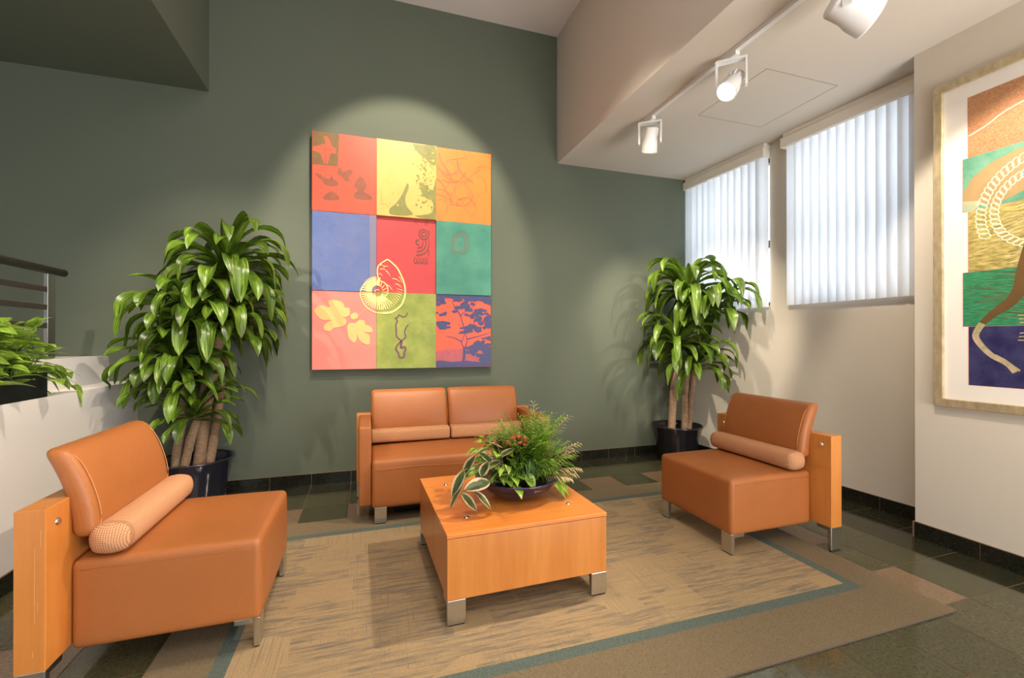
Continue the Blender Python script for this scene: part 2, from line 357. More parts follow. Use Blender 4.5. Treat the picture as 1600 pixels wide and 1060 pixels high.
def softbox(x0, x1, y0, y1, z0, z1, r, crown=0, fn=None, n=9, bulge=(0, 0)):
    """box with rounded edges, optional crowned top, optional deformation fn(p)->p"""
    h = Vector(((x1 - x0) / 2, (y1 - y0) / 2, (z1 - z0) / 2)); c = Vector(((x0 + x1) / 2, (y0 + y1) / 2, (z0 + z1) / 2))
    def samples(hh):
        rr = min(r, hh * .98); a = [-hh + rr * (1 - math.cos(math.pi / 2 * i / 4)) for i in range(4)]
        mid = [-(hh - rr) + 2 * (hh - rr) * i / n for i in range(n + 1)]
        return a + mid + [-v for v in a[::-1]]
    S = [samples(h[k]) for k in range(3)]
    mb = {}; vs = []; fs = []
    def vid(i, j, k):
        key = (i, j, k)
        if key not in mb:
            p = Vector((S[0][i], S[1][j], S[2][k])); rr = min(r, min(h) * .98)
            q = Vector([max(-(h[a] - rr), min(h[a] - rr, p[a])) for a in range(3)]); d = p - q
            if d.length > 1e-9: p = q + d.normalized() * rr
            fx, fy = max(0, 1 - (p.x / h.x) ** 2), max(0, 1 - (p.y / h.y) ** 2)
            if crown and p.z > 0: p.z += crown * (fx ** .5) * (fy ** .5) * (p.z / h.z)
            if bulge[0] and p.x < 0: p.x -= bulge[0] * (max(0, 1 - (p.z / h.z) ** 2)) ** .6 * (fy ** .4)
            if bulge[1]: p.y += math.copysign(bulge[1], p.y) * max(0, 1 - (p.z / h.z) ** 2) * (abs(p.y) > h.y * .9)
            p = p + c
            if fn: p = Vector(fn(p))
            mb[key] = len(vs); vs.append(tuple(p))
        return mb[key]
    N = [len(s_) - 1 for s_ in S]
    for a, b, c_ in ((0, 1, 2), (1, 2, 0), (0, 2, 1)):
        for side in (0, N[c_]):
            for i in range(N[a]):
                for j in range(N[b]):
                    q = []
                    for (di, dj) in ((0, 0), (1, 0), (1, 1), (0, 1)):
                        ix = [0, 0, 0]; ix[a] = i + di; ix[b] = j + dj; ix[c_] = side; q.append(vid(*ix))
                    fs.append(tuple(q))
    m = MB(); m.add(vs, fs, smooth=True); return m
def copy_tree(o, parent=None):
    c = o.copy(); COL.objects.link(c)
    if parent: c.parent = parent
    for ch in list(o.children): copy_tree(ch, c)
    return c

# ------------------------------------------------------------------ the room
YB = 4.405                     # green back wall
WX = lambda y: 3.65 + (YB - y) * 0.05   # window wall, slightly out of square
ZS, ZC, ZL = 3.19, 4.54, 3.405
YN = -2.6                      # how far the room is built behind the camera
structure(MB().box(-4.6, 4.1, YB, YB + .15, -.02, ZC).build('wall_back', M['green']))
# right hand walls
t = (1 / math.hypot(1, .05))
ud = Vector((0.05 * t, -t, 0)); un = Vector((-t, -.05 * t, 0))       # along the wall towards camera / into the room
def WP(s, off, z): p = Vector((3.65, YB, 0)) + ud * s + un * off; return (p.x, p.y, z)
def wbox(mb, s0, s1, o0, o1, z0, z1, mi=0):
    v = [WP(s0, o0, z0), WP(s1, o0, z0), WP(s1, o1, z0), WP(s0, o1, z0), WP(s0, o0, z1), WP(s1, o0, z1), WP(s1, o1, z1), WP(s0, o1, z1)]
    return mb.add(v, [(0, 3, 2, 1), (4, 5, 6, 7), (0, 1, 5, 4), (1, 2, 6, 5), (2, 3, 7, 6), (3, 0, 4, 7)], mi)
SE = 2.405
m = MB(); TH = -.22; Z0, Z1 = 1.635, 3.10
wbox(m, 0, SE, TH, 0, -.02, Z0); wbox(m, 0, SE, TH, 0, Z1, ZS)
wbox(m, 0, .03, TH, 0, Z0, Z1); wbox(m, 1.066, 1.27, TH, 0, Z0, Z1)
wbox(m, 2.23, SE, TH, 0, Z0, Z1)
structure(m.build('wall_right', M['beige'], recalc=False))
structure(MB().box(3.466, 3.99, YN, 2.005, -.02, ZS).build('wall_front_right', M['beige']))
structure(MB().box(1.945, 4.1, YN, YB, ZS, ZC).build('ceiling_soffit', M['soffitp']))
structure(MB().box(-4.6, 1.945, YN, YB, ZC, ZC + .1).build('ceiling', M['ceil']))
structure(MB().box(-4.6, -1.26, YN, YB, ZL, ZC).build('ceiling_lowered', M['green']))
# access hatch seam on the soffit
m = MB()
for a in ((2.65, 3.33, 3.09, 3.096), (2.65, 3.33, 2.41, 2.416), (2.65, 2.656, 2.41, 3.096), (3.324, 3.33, 2.41, 3.096)):
    m.box(a[0], a[1], a[2], a[3], ZS - .0015, ZS)
structure(m.build('trim_1', mat('hatch_seam', srgb(172, 162, 150), .8)))
# planter wall at the left
structure(MB().box(-1.944, -1.754, YN, YB, -.02, .972).build('wall_planter', M['offwhite']))
structure(MB().box(-4.6, -1.944, YN, YB, -.02, 1.175).build('wall_planter_upper', M['offwhite']))
# floor tiles
P = .335; xs = []; ys = []
x = -.123
while x > -1.9: x -= P
while x < 3.0: xs.append(x); x += P
xs.append(3.21); xs.append(3.56); xs.append(3.9)
y = 3.80 + .337; ys.append(YB)
while y > YN: ys.append(y); y -= .337
ys = ys[::-1]; g = .0022
m = MB(); tr = random.Random(3)
m.add([(-2.2, YN, -.0015), (4.0, YN, -.0015), (4.0, YB, -.0015), (-2.2, YB, -.0015)], [(0, 1, 2, 3)], 4)
for i in range(len(xs) - 1):
    for j in range(len(ys) - 1):
        a, b, c, d = xs[i] + g, xs[i + 1] - g, ys[j] + g, ys[j + 1] - g
        k = tr.choice([0, 0, 1])
        cx, cy = (a + b) / 2, (c + d) / 2
        if cx > 3.21 or cy > 4.14: k = 3
        ring_y = abs(cy - 3.64) < .15 and -1.2 < cx < 2.95
        ring_x = abs(cx - 2.72) < .15 and cy < 3.7
        ring_l = abs(cx + 1.30) < .17 and cy < 3.7
        if ring_y and round((cx - .044) / P) % 2 == 0: k = 2
        if ring_y and round((cx - .044) / P) % 2 == 1: k = 0
        if (ring_x or ring_l) and round((cy - 3.631) / .337) % 2 == 0: k = 2
        m.add([(a, c, 0), (b, c, 0), (b, d, 0), (a, d, 0)], [(0, 1, 2, 3)], k)
structure(m.build('floor', [M['tile_a'], M['tile_b'], M['tile_brown'], M['tile_dark'], M['grout']], recalc=False))
structure(MB().box(-2.2, 4.0, YN, YB, -.12, -.002).build('floor_slab', M['grout']))
# baseboards, cut in tile lengths
def bb(name, runs):
    m = MB()
    for (p, q, n) in runs:
        p, q, n = Vector(p), Vector(q), Vector(n); L = (q - p).length; d = (q - p).normalized(); s = 0
        while s < L - 1e-4:
            e = min(s + P, L); a = p + d * (s + .002); b = p + d * (e - .002)
            v = [a, b, b + n * .012, a + n * .012]; v = [Vector((w.x, w.y, 0)) for w in v] + [Vector((w.x, w.y, .1)) for w in v]
            m.add(v, [(0, 3, 2, 1), (4, 5, 6, 7), (0, 1, 5, 4), (1, 2, 6, 5), (2, 3, 7, 6), (3, 0, 4, 7)], 0); s = e
        a, b = p, q; v = [a, b, b + n * .009, a + n * .009]; v = [Vector((w.x, w.y, 0)) for w in v] + [Vector((w.x, w.y, .102)) for w in v]
        m.add(v, [(0, 3, 2, 1), (4, 5, 6, 7), (0, 1, 5, 4), (1, 2, 6, 5), (2, 3, 7, 6), (3, 0, 4, 7)], 1)
    return structure(m.build(name, [M['bb'], M['grout']], recalc=False))
bb('baseboard_back', [((-1.463 + P * 0, YB, 0), (3.65, YB, 0), (0, -1, 0))])
w0, w1 = WP(0, 0, 0), WP(SE - .005, 0, 0)
bb('baseboard_right', [(w0, w1, tuple(un))])
bb('baseboard_front_right', [((3.466, 2.005 - .0, 0), (3.466, YN, 0), (-1, 0, 0)), ((3.70, 2.005, 0), (3.454, 2.005, 0), (0, 1, 0))])
bb('baseboard_left', [((-1.754, YN, 0), (-1.754, YB, 0), (1, 0, 0))])

# windows
def window(n, s0, s1):
    f = MB(); o0, o1 = -.16, -.10
    for a in ((s0, s0 + .045, Z0, Z1), (s1 - .045, s1, Z0, Z1), (s0 + .045, s1 - .045, Z0, Z0 + .045), (s0 + .045, s1 - .045, Z1 - .045, Z1), (s0 + .045, s1 - .045, 2.22, 2.29)):
        wbox(f, a[0], a[1], o0, o1, a[2], a[3])
    fr = structure(f.build('window_%d' % n, M['darkmetal'], recalc=False))
    p = MB(); wbox(p, s0 + .045, s1 - .045, -.132, -.126, Z0 + .045, Z1 - .045)
    p.build('pane', M['glass'], fr, recalc=False)
window(1, .03, 1.066); window(2, 1.27, 2.23)
# vertical blinds
def blind(s0, s1, v0, v1, n, label, gap=None, tilt=-15):
    base = WP((s0 + s1) / 2, .05, 0)
    root = thing('vertical_blind', label, 'window blind', (base[0], base[1], 1.6), 0, 'vertical blinds on the window wall')
    inv = Matrix.Translation(-Vector(root.location))
    def b(mb, name, m_, **k):
        mb.v = [tuple(Vector(p) - root.location) for p in mb.v]; return mb.build(name, m_, root, recalc=False, **k)
    m = MB(); wbox(m, s0, s1, .01, .098, 3.062, 3.150); b(m, 'valance', M['ivory'], bevel=.004)
    m = MB(); wbox(m, s0 + .02, s1, .002, .086, 3.1505, 3.1885); b(m, 'headrail', M['ivory'])
    pitch = (v1 - v0) / n
    for i in range(n):
        if gap is not None and i == gap: pass
        c = v0 + pitch * (i + .5); a = R(tilt + rnd.uniform(-4, 4)); w_ = pitch * .70
        if gap is not None and i in (gap,): a = R(-52)
        m = MB(); vs = []; NN = 6
        for z in (Z0 - .015, 3.075):
            for k in range(NN + 1):
                u = -1 + 2 * k / NN; s_ = c + u * w_ * math.cos(a); off = .048 + u * w_ * math.sin(a) + .014 * (1 - u * u)
                vs.append(WP(s_, off, z))
        fs = [(k, k + 1, NN + 1 + k + 1, NN + 1 + k) for k in range(NN)]
        m.add(vs, fs, smooth=True)
        vn = b(m, 'vane', M['vane'])
blind(-.0, 1.075, .02, 1.062, 12, 'white vertical blind with ivory valance on the window behind the potted plant', gap=4)
blind(1.25, 2.395, 1.300, 2.39, 15, 'wide white vertical blind with ivory valance between the pillar and the framed print')

# a tree outside
def leaf_quads(mb, c, s, r_, mi=0):
    d = Vector((r_.gauss(0, 1), r_.gauss(0, 1), r_.gauss(0, 1))).normalized(); e = d.orthogonal().normalized(); f_ = d.cross(e)
    mb.add([c, c + e * s * .5 + f_ * s * .25, c + e * s, c + e * s * .5 - f_ * s * .25], [(0, 1, 2, 3)], mi, [(0, 0), (1, .5), (0, 1), (.5, .5)])
tree = thing('garden_tree', 'blue-green leafy tree seen through the gap beside the first blind', 'tree', (7.2, 8.2, 0))
MB().tube([(0, 0, 0), (.1, 0, 1.2), (0, .1, 2.0)], [.16, .12, .06], 10).build('trunk', M['cane'], tree)
m = MB()
for i in range(1600):
    d = Vector((rnd.gauss(0, 1), rnd.gauss(0, 1), rnd.gauss(0, 1))).normalized() * (rnd.random() ** .4)
    leaf_quads(m, Vector((d.x * 1.2, d.y * 1.2, 1.9 + d.z * 1.2)), .16, rnd)
m.build('crown', M['tree'], tree, recalc=False)

# ------------------------------------------------------------------ rug
m = MB(); x0, x1, y0, y1 = -.812, 2.692, 1.387, 3.478; sx0, sx1, sy0, sy1 = -.575, 2.477, 1.664, 3.258; ws = .062; h = .009
def frame_faces(m, a, b, mi, z):
    (ax0, ax1, ay0, ay1), (bx0, bx1, by0, by1) = a, b
    v = [(ax0, ay0, z), (ax1, ay0, z), (ax1, ay1, z), (ax0, ay1, z), (bx0, by0, z), (bx1, by0, z), (bx1, by1, z), (bx0, by1, z)]
    m.add(v, [(0, 1, 5, 4), (1, 2, 6, 5), (2, 3, 7, 6), (3, 0, 4, 7)], mi)
o_, s_, i_ = (x0, x1, y0, y1), (sx0, sx1, sy0, sy1), (sx0 + ws, sx1 - ws, sy0 + ws, sy1 - ws)
frame_faces(m, o_, s_, 1, h); frame_faces(m, s_, i_, 2, h)
m.add([(i_[0], i_[2], h), (i_[1], i_[2], h), (i_[1], i_[3], h), (i_[0], i_[3], h)], [(0, 1, 2, 3)], 0)
m.add([(x0, y0, .0008), (x1, y0, .0008), (x1, y1, .0008), (x0, y1, .0008), (x0, y0, h), (x1, y0, h), (x1, y1, h), (x0, y1, h)], [(0, 1, 5, 4), (1, 2, 6, 5), (2, 3, 7, 6), (3, 0, 4, 7), (3, 2, 1, 0)], 3)
tag(m.build('area_rug', [M['rugfield'], M['rugborder'], M['rugstripe'], M['rugedge']], recalc=False), 'flat woven tan rug with brown border and blue-green stripe on the tiled floor', 'rug')
ZR = h

# ------------------------------------------------------------------ seating; local frame: front at x=0, depth along +x, width along y
def lbracket(name, parent, base, ang, width=.082, zt=.125, zb=0.0, arm=.095, th=.022):
    """bent flat bar: vertical plate at local x=0, arm running +x under the seat"""
    m = MB(); m.box(0, th, -width / 2, width / 2, zb + .006, zt); m.box(th, arm, -width / 2, width / 2, zt - .022, zt)
    o = m.build(name, M['chrome'], parent, base, (0, 0, ang), bevel=.002)
    MB().box(.002, th - .002, -width / 2 + .006, width / 2 - .006, zb, zb + .006).build('glide', M['rubber'], o)
    return o
def cushion_fn(z0, z1):
    def fn(p):
        t_ = max(0, min(1, (p.z - z0) / (z1 - z0))); return (p.x + .096 * t_ ** 1.9, p.y, p.z)
    return fn
def seam(y, z0, z1, front):   # piping ring near a cushion end
    fn = cushion_fn(z0, z1); pts = []
    for k in range(15):
        t_ = k / 14; z = z0 + .012 + (z1 - z0 - .022) * t_
        p = fn(Vector((front - .005 + .022 * (2 * abs(t_ - .5)) ** 5, y, z))); pts.append(p)
    return pts
def backrest(parent, y0, y1, label=None):
    o = softbox(.560, .641, y0, y1, .535, .882, .034, fn=cushion_fn(.535, .882), bulge=(.012, 0)).build('back_cushion', M['leather'], parent)
    for y in (y0 + .03, y1 - .03): MB().tube(seam(y, .535, .882, .554), .0016, 6).build('stitching', M['thread'], o)
    return o
def bolster(parent, y0, y1, square=False):
    m = MB(); seg = 28; rings = []; L = y1 - y0; R0 = .077
    prof = [(0, .0), (.018, .004), (.038, .012), (.055, .024), (.066, .040), (.070, .060)]
    if square: prof = [(0, 0), (.03, .001), (.060, .003), (.067, .009), (.070, .02)]; R0 = .066
    prof = [(a / .070 * R0, b) for a, b in prof]
    pr = [(y0 + b, a) for a, b in prof] + [(y0 + L * f_, R0) for f_ in (.3, .5, .7)] + [(y1 - b, a) for a, b in prof[::-1]]
    vs = []; uv = []
    for (yy, rr) in pr:
        for k in range(seg + 1):
            t_ = 2 * math.pi * k / seg
            ca, sa = math.cos(t_), math.sin(t_)
            sq = 1 / max(abs(ca), abs(sa)) ** (.7 if square else .35)
            vs.append((.518 + rr * ca * sq * .92, yy, .526 + rr * sa * sq * .80)); uv.append((yy, t_ * R0) if y0 + .05 < yy < y1 - .05 else (rr * ca, rr * sa))
    fs = [(i * (seg + 1) + k, i * (seg + 1) + k + 1, (i + 1) * (seg + 1) + k + 1, (i + 1) * (seg + 1) + k) for i in range(len(pr) - 1) for k in range(seg)]
    m.add(vs, fs, 0, uv, True); return m.build('bolster', M['weave'], parent, recalc=False)
def seat_mesh(y0, y1, x0=0, x1=.64):
    return softbox(x0, x1, y0, y1, .115, .452, .026, crown=.014, bulge=(.006, 0))
def bolt(name, parent, loc, rot, r=.014):
    m = MB(); m.lathe([(0, .007), (r * .5, .0065), (r * .8, .004), (r, 0)], 16); return m.build(name, M['polished'], parent, loc, rot)
def armchair(label, loc, rz):
    c = thing('lounge_chair', label, 'armchair', loc, rz, 'armless leather lounge chairs facing across the rug')
    w = .34
    s = seat_mesh(-w, w).build('seat', M['leather'], c)
    for y in (-w - .001, w + .001): MB().tube([(x_, y * 1.0, .418 + .0035 * math.sin(x_ * 5)) for x_ in [.03 + .058 * k for k in range(11)]], .0012, 6).build('stitching', M['leather'], s)
    backrest(c, -w, w); bolster(c, -w - .035, w + .035)
    b = MB().box(.642, .730, -.47, .47, .135, .70).build('back_board', M['wood'], c, bevel=.003)
    for y in (-.405, .405): bolt('bolt', b, (.6415, y, .635), (0, -R(90), 0))
    for y in (-w + .045, w - .045): lbracket('front_foot', c, (.004, y, 0), 0)
    for sg in (-1, 1):
        lbracket('rear_foot', c, (.686, sg * .468, -ZR + .0005), -sg * R(90), width=.086, zt=.144)
    return c
ch1 = armchair('tan leather lounge chair at the left by the planter wall', (-.418, 2.468, ZR), math.pi)
ch2 = copy_tree(ch1); ch2.location = (2.080, 2.487, ZR); ch2.rotation_euler = (0, 0, 0)
ch2['label'] = 'tan leather lounge chair at the right below the windows'
# scuffs on the left chair's board
for (yy, z_, hh, ww) in ((.672, .44, .26, .0009), (.655, .60, .06, .001), (.664, .36, .04, .0008), (.676, .20, .02, .0012)):
    bo = [k for k in ch1.children if k.name.startswith('back_board')][0]
    MB().box(yy, yy + ww, .4702, .4705, z_ - hh / 2, z_ + hh / 2).build('scuff', M['scuff'], bo)

sofa = thing('loveseat', 'two-seat tan leather sofa against the green wall under the nine-panel artwork', 'sofa', (.684, 3.292, 0), R(90))
# local x -> world +y ; local y -> world -x
# front feet stand on the rug, the rear ones on the tiles
sb = softbox(0, .62, -.64, .64, .115, .452, .026, crown=.016, bulge=(.006, 0)).build('seat', M['leather'], sofa)
MB().tube([(-.006, yy, .392 - .004 * math.cos(yy * 9)) for yy in [-.62 + .062 * k for k in range(21)]], .0013, 6).build('stitching', M['thread'], sb)
for (a, b) in ((-.638, -.004), (.004, .638)): backrest(sofa, a, b); bolster(sofa, a, b, True)
for sg in (-1, 1):
    a, b = sorted((sg * .642, sg * .728)); softbox(.035, .618, a, b, .128, .688, .012).build('arm', M['leather'], sofa)
b = MB().box(.622, .712, -.752, .752, .135, .69).build('back_board', M['wood'], sofa, bevel=.003)
for y in (-.58, .58): lbracket('front_foot', sofa, (.0, y, ZR), 0, zt=.115)
for sg in (-1, 1): lbracket('rear_foot', sofa, (.667, sg * .750, 0), -sg * R(90), width=.086, zt=.144)

# ------------------------------------------------------------------ coffee table
tb = thing('coffee_table', 'square honey maple coffee table with steel feet in the middle of the rug', 'table', (.750, 2.460, ZR), R(1.3))
hx, hy = .411, .440
MB().box(-hx, hx, -hy, hy, .395, .418 - .004).build('tabletop', M['woodtop'], tb, bevel=.002)
MB().box(-hx + .002, hx - .002, -hy + .002, hy - .002, .115, .392).build('body', M['wood'], tb, bevel=.002)
MB().box(-hx + .006, hx - .006, -hy + .006, hy - .006, .3922, .3948).build('shadow_gap', M['black'], tb)
for sx_ in (-1, 1):
    for sy_ in (-1, 1):
        lbracket('foot', tb, (sx_ * (hx - .045), sy_ * (hy - .001), 0), R(90) if sy_ < 0 else -R(90), width=.085, zt=.1145)
        bolt('bolt', tb, (sx_ * .28, sy_ * .265, .4145), (0, 0, 0), .013)
ZT = ZR + .414

# ------------------------------------------------------------------ plants
def strap_leaf(mb, origin, az, elev, length, width, droop, rr, ymax=None, box=None, seg=15, mi=0, tw=0, xlim=None):
    """arching strap leaf"""
    p = Vector(origin); e = elev; ds = length / seg; pts = []; a = az
    for i in range(seg + 1):
        pts.append((p.copy(), a, e)); t_ = i / seg
        d = Vector((math.cos(a) * math.cos(e), math.sin(a) * math.cos(e), math.sin(e)))
        p = p + d * ds
        e -= droop * ds * (0.35 + 2.2 * t_); e = max(e, -R(84)); a += tw * ds
    vs = []; uvs = []; u0 = rr.random() * 7; ph = rr.random() * 6; roll = rr.uniform(-.3, .3)
    for i, (c, a_, e_) in enumerate(pts):
        t_ = i / seg
        wd = width * (min(1, .40 + 1.3 * t_)) * (1 - max(0, (t_ - .66) / .34) ** 2.6) + .002
        d = Vector((math.cos(a_) * math.cos(e_), math.sin(a_) * math.cos(e_), math.sin(e_)))
        side = d.cross(Vector((0, 0, 1)));
        if side.length < .1: side = Vector((-math.sin(a_), math.cos(a_), 0))
        side.normalize(); up = side.cross(d).normalized()
        rl = roll + .12 * math.sin(ph + t_ * 7); s2 = side * math.cos(rl) + up * math.sin(rl); u2 = s2.cross(d).normalized()
        for k, uu in enumerate((-1, -.5, 0, .5, 1)):
            wav = .10 * math.sin(ph + t_ * 13 + uu * 2) * wd * abs(uu)
            q = c + s2 * (uu * wd / 2) + u2 * (-.22 * wd * (1 - abs(uu)) + wav)
            if ymax is not None: q.y = min(q.y, ymax - .002 * rr.random())
            if xlim: q.x = min(q.x, xlim(q) )
            if q.z < 1.19 and q.x < -1.935: q.z = 1.19      # leaves lie on the planter wall, never in it
            if q.z < .985 and q.x < -1.744: q.x = -1.744
            vs.append(q); uvs.append((u0 + uu * .5, t_ * 2 + u0))
    fs = [(i * 5 + k, i * 5 + k + 1, (i + 1) * 5 + k + 1, (i + 1) * 5 + k) for i in range(seg) for k in range(4)]
    mb.add(vs, fs, mi, uvs, True)
def rosette(root, origin, n, lmin, lmax, seed, width=.082, az0=0, span=2 * math.pi, name='leaf_cluster', top=1.0, xlim=None, ymax=None, droop=3.6):
    rr = random.Random(seed); mb = MB(); ga = 2.39996
    for i in range(n):
        t_ = (i + .5) / n
        az = az0 + ((i * ga) % (2 * math.pi)) * (span / (2 * math.pi)) + rr.uniform(-.2, .2)
        el = R(-8) + R(78) * (1 - t_) ** .85 * top + R(rr.uniform(-8, 8)) if False else R(rr.uniform(-6, 6)) + R(80 * top) * (1 - t_) + R(2)
        Ln = (lmin + (lmax - lmin) * (math.sin(math.pi * min(1, .25 + t_)) * .5 + .5)) * rr.uniform(.72, 1.15)
        o = Vector(origin) + Vector((math.cos(az) * .015, math.sin(az) * .015, (1 - t_) * .10))
        strap_leaf(mb, o, az, el, Ln, width * rr.uniform(.8, 1.15), droop * rr.uniform(.75, 1.3), rr, ymax=ymax, tw=rr.uniform(-.8, .8), xlim=xlim)
    rel = Vector(root.location); mb.v = [tuple(Vector(v) - rel) for v in mb.v]
    return mb.build(name, M['leaf'], root, recalc=False)
def cane(root, pts, rad, seed=1):
    rr = random.Random(seed); P_ = [Vector(p) for p in pts]; out = []; rads = []
    for i in range(len(P_) - 1):
        for k in range(10):
            t_ = k / 10; out.append(P_[i].lerp(P_[i + 1], t_)); rads.append(rad[0] * (1 - (i + t_) / (len(P_) - 1)) + rad[1] * (i + t_) / (len(P_) - 1) + rr.uniform(-.0015, .0015) + (.0012 if k % 2 else 0))
    out.append(P_[-1]); rads.append(rad[1]); m = MB().tube([p - Vector(root.location) for p in out], rads, 12)
    return m.build('cane', M['cane'], root)
def pot(root, m_):
    MB().lathe([(0, 0), (.168, 0), (.178, .01), (.205, .12), (.240, .27), (.258, .355), (.270, .372), (.272, .383), (.266, .388), (.256, .384), (.246, .36), (.232, .30), (.0, .30)], 56).build('pot', m_, root)
    MB().lathe([(0, .325), (.12, .323), (.235, .318)], 32).build('soil', M['soil'], root)
def plant_left():
    c = (-1.262, 4.095, 0)
    r = thing('potted_corn_plant', 'tall potted corn plant in a dark blue pot beside the planter wall', 'plant', c, 0, 'potted corn plants by the green wall')
    pot(r, M['potblue'])
    cane(r, [(-1.36, 4.00, .30), (-1.33, 4.02, .62), (-1.28, 4.02, 1.02)], (.036, .030), 2)
    cane(r, [(-1.30, 3.97, .30), (-1.25, 3.97, .55), (-1.19, 4.00, .78), (-1.16, 4.04, 1.15), (-1.22, 3.98, 1.40)], (.031, .028), 3)
    cane(r, [(-1.22, 4.03, .30), (-1.18, 4.03, .70), (-1.11, 4.05, 1.15), (-1.05, 4.03, 1.55), (-1.04, 4.02, 1.80)], (.042, .032), 4)
    cane(r, [(-1.16, 4.06, .30), (-1.10, 4.08, .75), (-1.06, 4.1, 1.2)], (.034, .028), 5)
    ym = YB - .012
    rosette(r, (-1.02, 3.98, 1.77), 52, .50, .68, 11, ymax=ym, width=.088)
    rosette(r, (-1.24, 3.90, 1.40), 44, .42, .60, 12, ymax=ym, width=.088, top=.95)
    rosette(r, (-1.36, 3.96, 1.06), 38, .40, .56, 13, ymax=ym, top=.85)
    rosette(r, (-1.01, 3.98, 1.36), 40, .44, .60, 14, ymax=ym, top=.8, width=.088)
    rosette(r, (-1.30, 3.90, .96), 26, .34, .50, 16, ymax=ym, top=.7, width=.078)
    rosette(r, (-1.20, 3.92, .70), 30, .32, .46, 15, ymax=ym, top=.95, width=.066)
plant_left()
def plant_right():
    c = (3.215, 4.085, 0)
    r = thing('potted_corn_plant', 'potted corn plant in a black pot in the corner under the first window', 'plant', c, 0, 'potted corn plants by the green wall')
    pot(r, M['potblack'])
    cane(r, [(3.12, 4.05, .30), (3.14, 4.04, .8), (3.18, 4.02, 1.3), (3.22, 4.02, 1.72)], (.040, .032), 6)
    cane(r, [(3.27, 4.03, .30), (3.28, 4.03, .7), (3.30, 4.03, 1.0)], (.034, .030), 7)
    cane(r, [(3.34, 4.05, .30), (3.36, 4.03, .7), (3.40, 4.0, 1.2), (3.46, 3.98, 1.55)], (.032, .028), 8)
    ym = YB - .012; xl = lambda q: WX(q.y) - .13
    rosette(r, (3.20, 3.90, 1.74), 46, .50, .72, 21, ymax=ym, xlim=xl, width=.088)
    rosette(r, (3.38, 3.74, 1.58), 38, .42, .66, 22, ymax=ym, xlim=xl, top=.8, width=.084)
    rosette(r, (3.08, 3.90, 1.22), 34, .42, .60, 23, ymax=ym, xlim=xl, top=.95, width=.088)
    rosette(r, (3.30, 3.86, 1.00), 28, .40, .58, 24, ymax=ym, xlim=xl, top=.8, width=.080)
plant_right()

# heart shaped leaf (pothos, rubber plant)
def broad_leaf(mb, base, d, size, width, rr, heart=True, mi=0, droop=.5):
    d = Vector(d).normalized(); side = d.cross(Vector((0, 0, 1)))
    if side.length < .1: side = Vector((1, 0, 0))
    side.normalize(); roll = rr.uniform(-.5, .5); up = side.cross(d); side = side * math.cos(roll) + up * math.sin(roll); up = side.cross(d).normalized()
    N = 8; vs = []; uvs = []; u0 = rr.randint(0, 40)
    for i in range(N + 1):
        t_ = i / N
        wv = (math.sin(math.pi * min(1, t_ ** .62)) if heart else math.sin(math.pi * t_ ** .85) ** .75 if 0 < t_ < 1 else 0) * width / 2 + .0008
        c = Vector(base) + d * (size * t_) - Vector((0, 0, 1)) * (droop * size * t_ * t_)
        for k, uu in enumerate((-1, -.5, 0, .5, 1)):
            vs.append(c + side * (uu * wv) + up * (abs(uu) * .22 * wv)); uvs.append((u0 + .5 + uu * .499, t_ * 1.5 + u0))
    fs = [(i * 5 + k, i * 5 + k + 1, (i + 1) * 5 + k + 1, (i + 1) * 5 + k) for i in range(N) for k in range(4)]
    mb.add(vs, fs, mi, uvs, True)

# planter box with pothos on the ledge
structure(MB().box(-4.75, -4.6, YN, YB, -.02, ZL).build('wall_left_light_block', M['green']))  # unseen wall, added to block world light coming from the left
pb = thing('planter_box', 'black planter box of yellow-green pothos on the white ledge at the left', 'planter', (-1.85, 2.75, .9725))
m = MB(); bx0, bx1, by0, by1, H_ = -.088, .0935, -.60, .572, .145
m.box(bx0, bx1, by0, by1, 0, .008); m.box(bx0, bx0 + .008, by0, by1, .008, H_); m.box(bx1 - .008, bx1, by0, by1, .008, H_)
m.box(bx0 + .008, bx1 - .008, by0, by0 + .008, .008, H_); m.box(bx0 + .008, bx1 - .008, by1 - .008, by1, .008, H_)
m.build('box', M['black'], pb, recalc=False)
MB().box(bx0 + .008, bx1 - .008, by0 + .008, by1 - .008, .008, .125).build('soil', M['soil'], pb)
rr = random.Random(5); m = MB(); st = MB()
for i in range(300):
    yy = rr.uniform(-.55, .56); xx = rr.uniform(-.06, .08)
    out = rr.random()
    az = rr.uniform(-1.9, 1.9); hgt = rr.uniform(.02, .28) * (1 if yy < .45 else .7)
    e = Vector((xx + math.cos(az) * rr.uniform(.0, .10), yy + math.sin(az) * rr.uniform(0, .09), .13 + hgt))
    if out < .07: e = Vector((.115 + rr.uniform(0, .05), yy, rr.uniform(.10, .15)))
    b = Vector((xx, yy, .125)); md = (b + e) / 2 + Vector((0, 0, .03)); st.tube([b, md, e], .0022, 5)
    broad_leaf(m, e, (math.cos(az), math.sin(az), rr.uniform(-.05, .6)), rr.uniform(.09, .15), rr.uniform(.065, .10), rr, droop=rr.uniform(.1, .4))
for k in range(8):    # trailing sprigs past the end of the box
    b = Vector((rr.uniform(0, .09), .55, .13)); e = Vector((rr.uniform(.04, .10), .60 + .035 * k, rr.uniform(.03, .16)))
    md = (b + e) / 2 + Vector((0, 0, .05)); st.tube([b, md, e], .0022, 5)
    for j in range(3):
        broad_leaf(m, md.lerp(e, j / 2), (rr.uniform(-.3, .6), rr.uniform(.2, 1), rr.uniform(-.9, .2)), rr.uniform(.07, .11), rr.uniform(.035, .055), rr)
m.v = [(v[0], v[1], max(v[2], .215) if v[0] < -.085 else (max(v[2], .008) if v[0] < .105 else v[2])) for v in m.v]
m.build('foliage', M['pothos'], pb, recalc=False); st.build('stems', M['stemm'], pb, recalc=False)

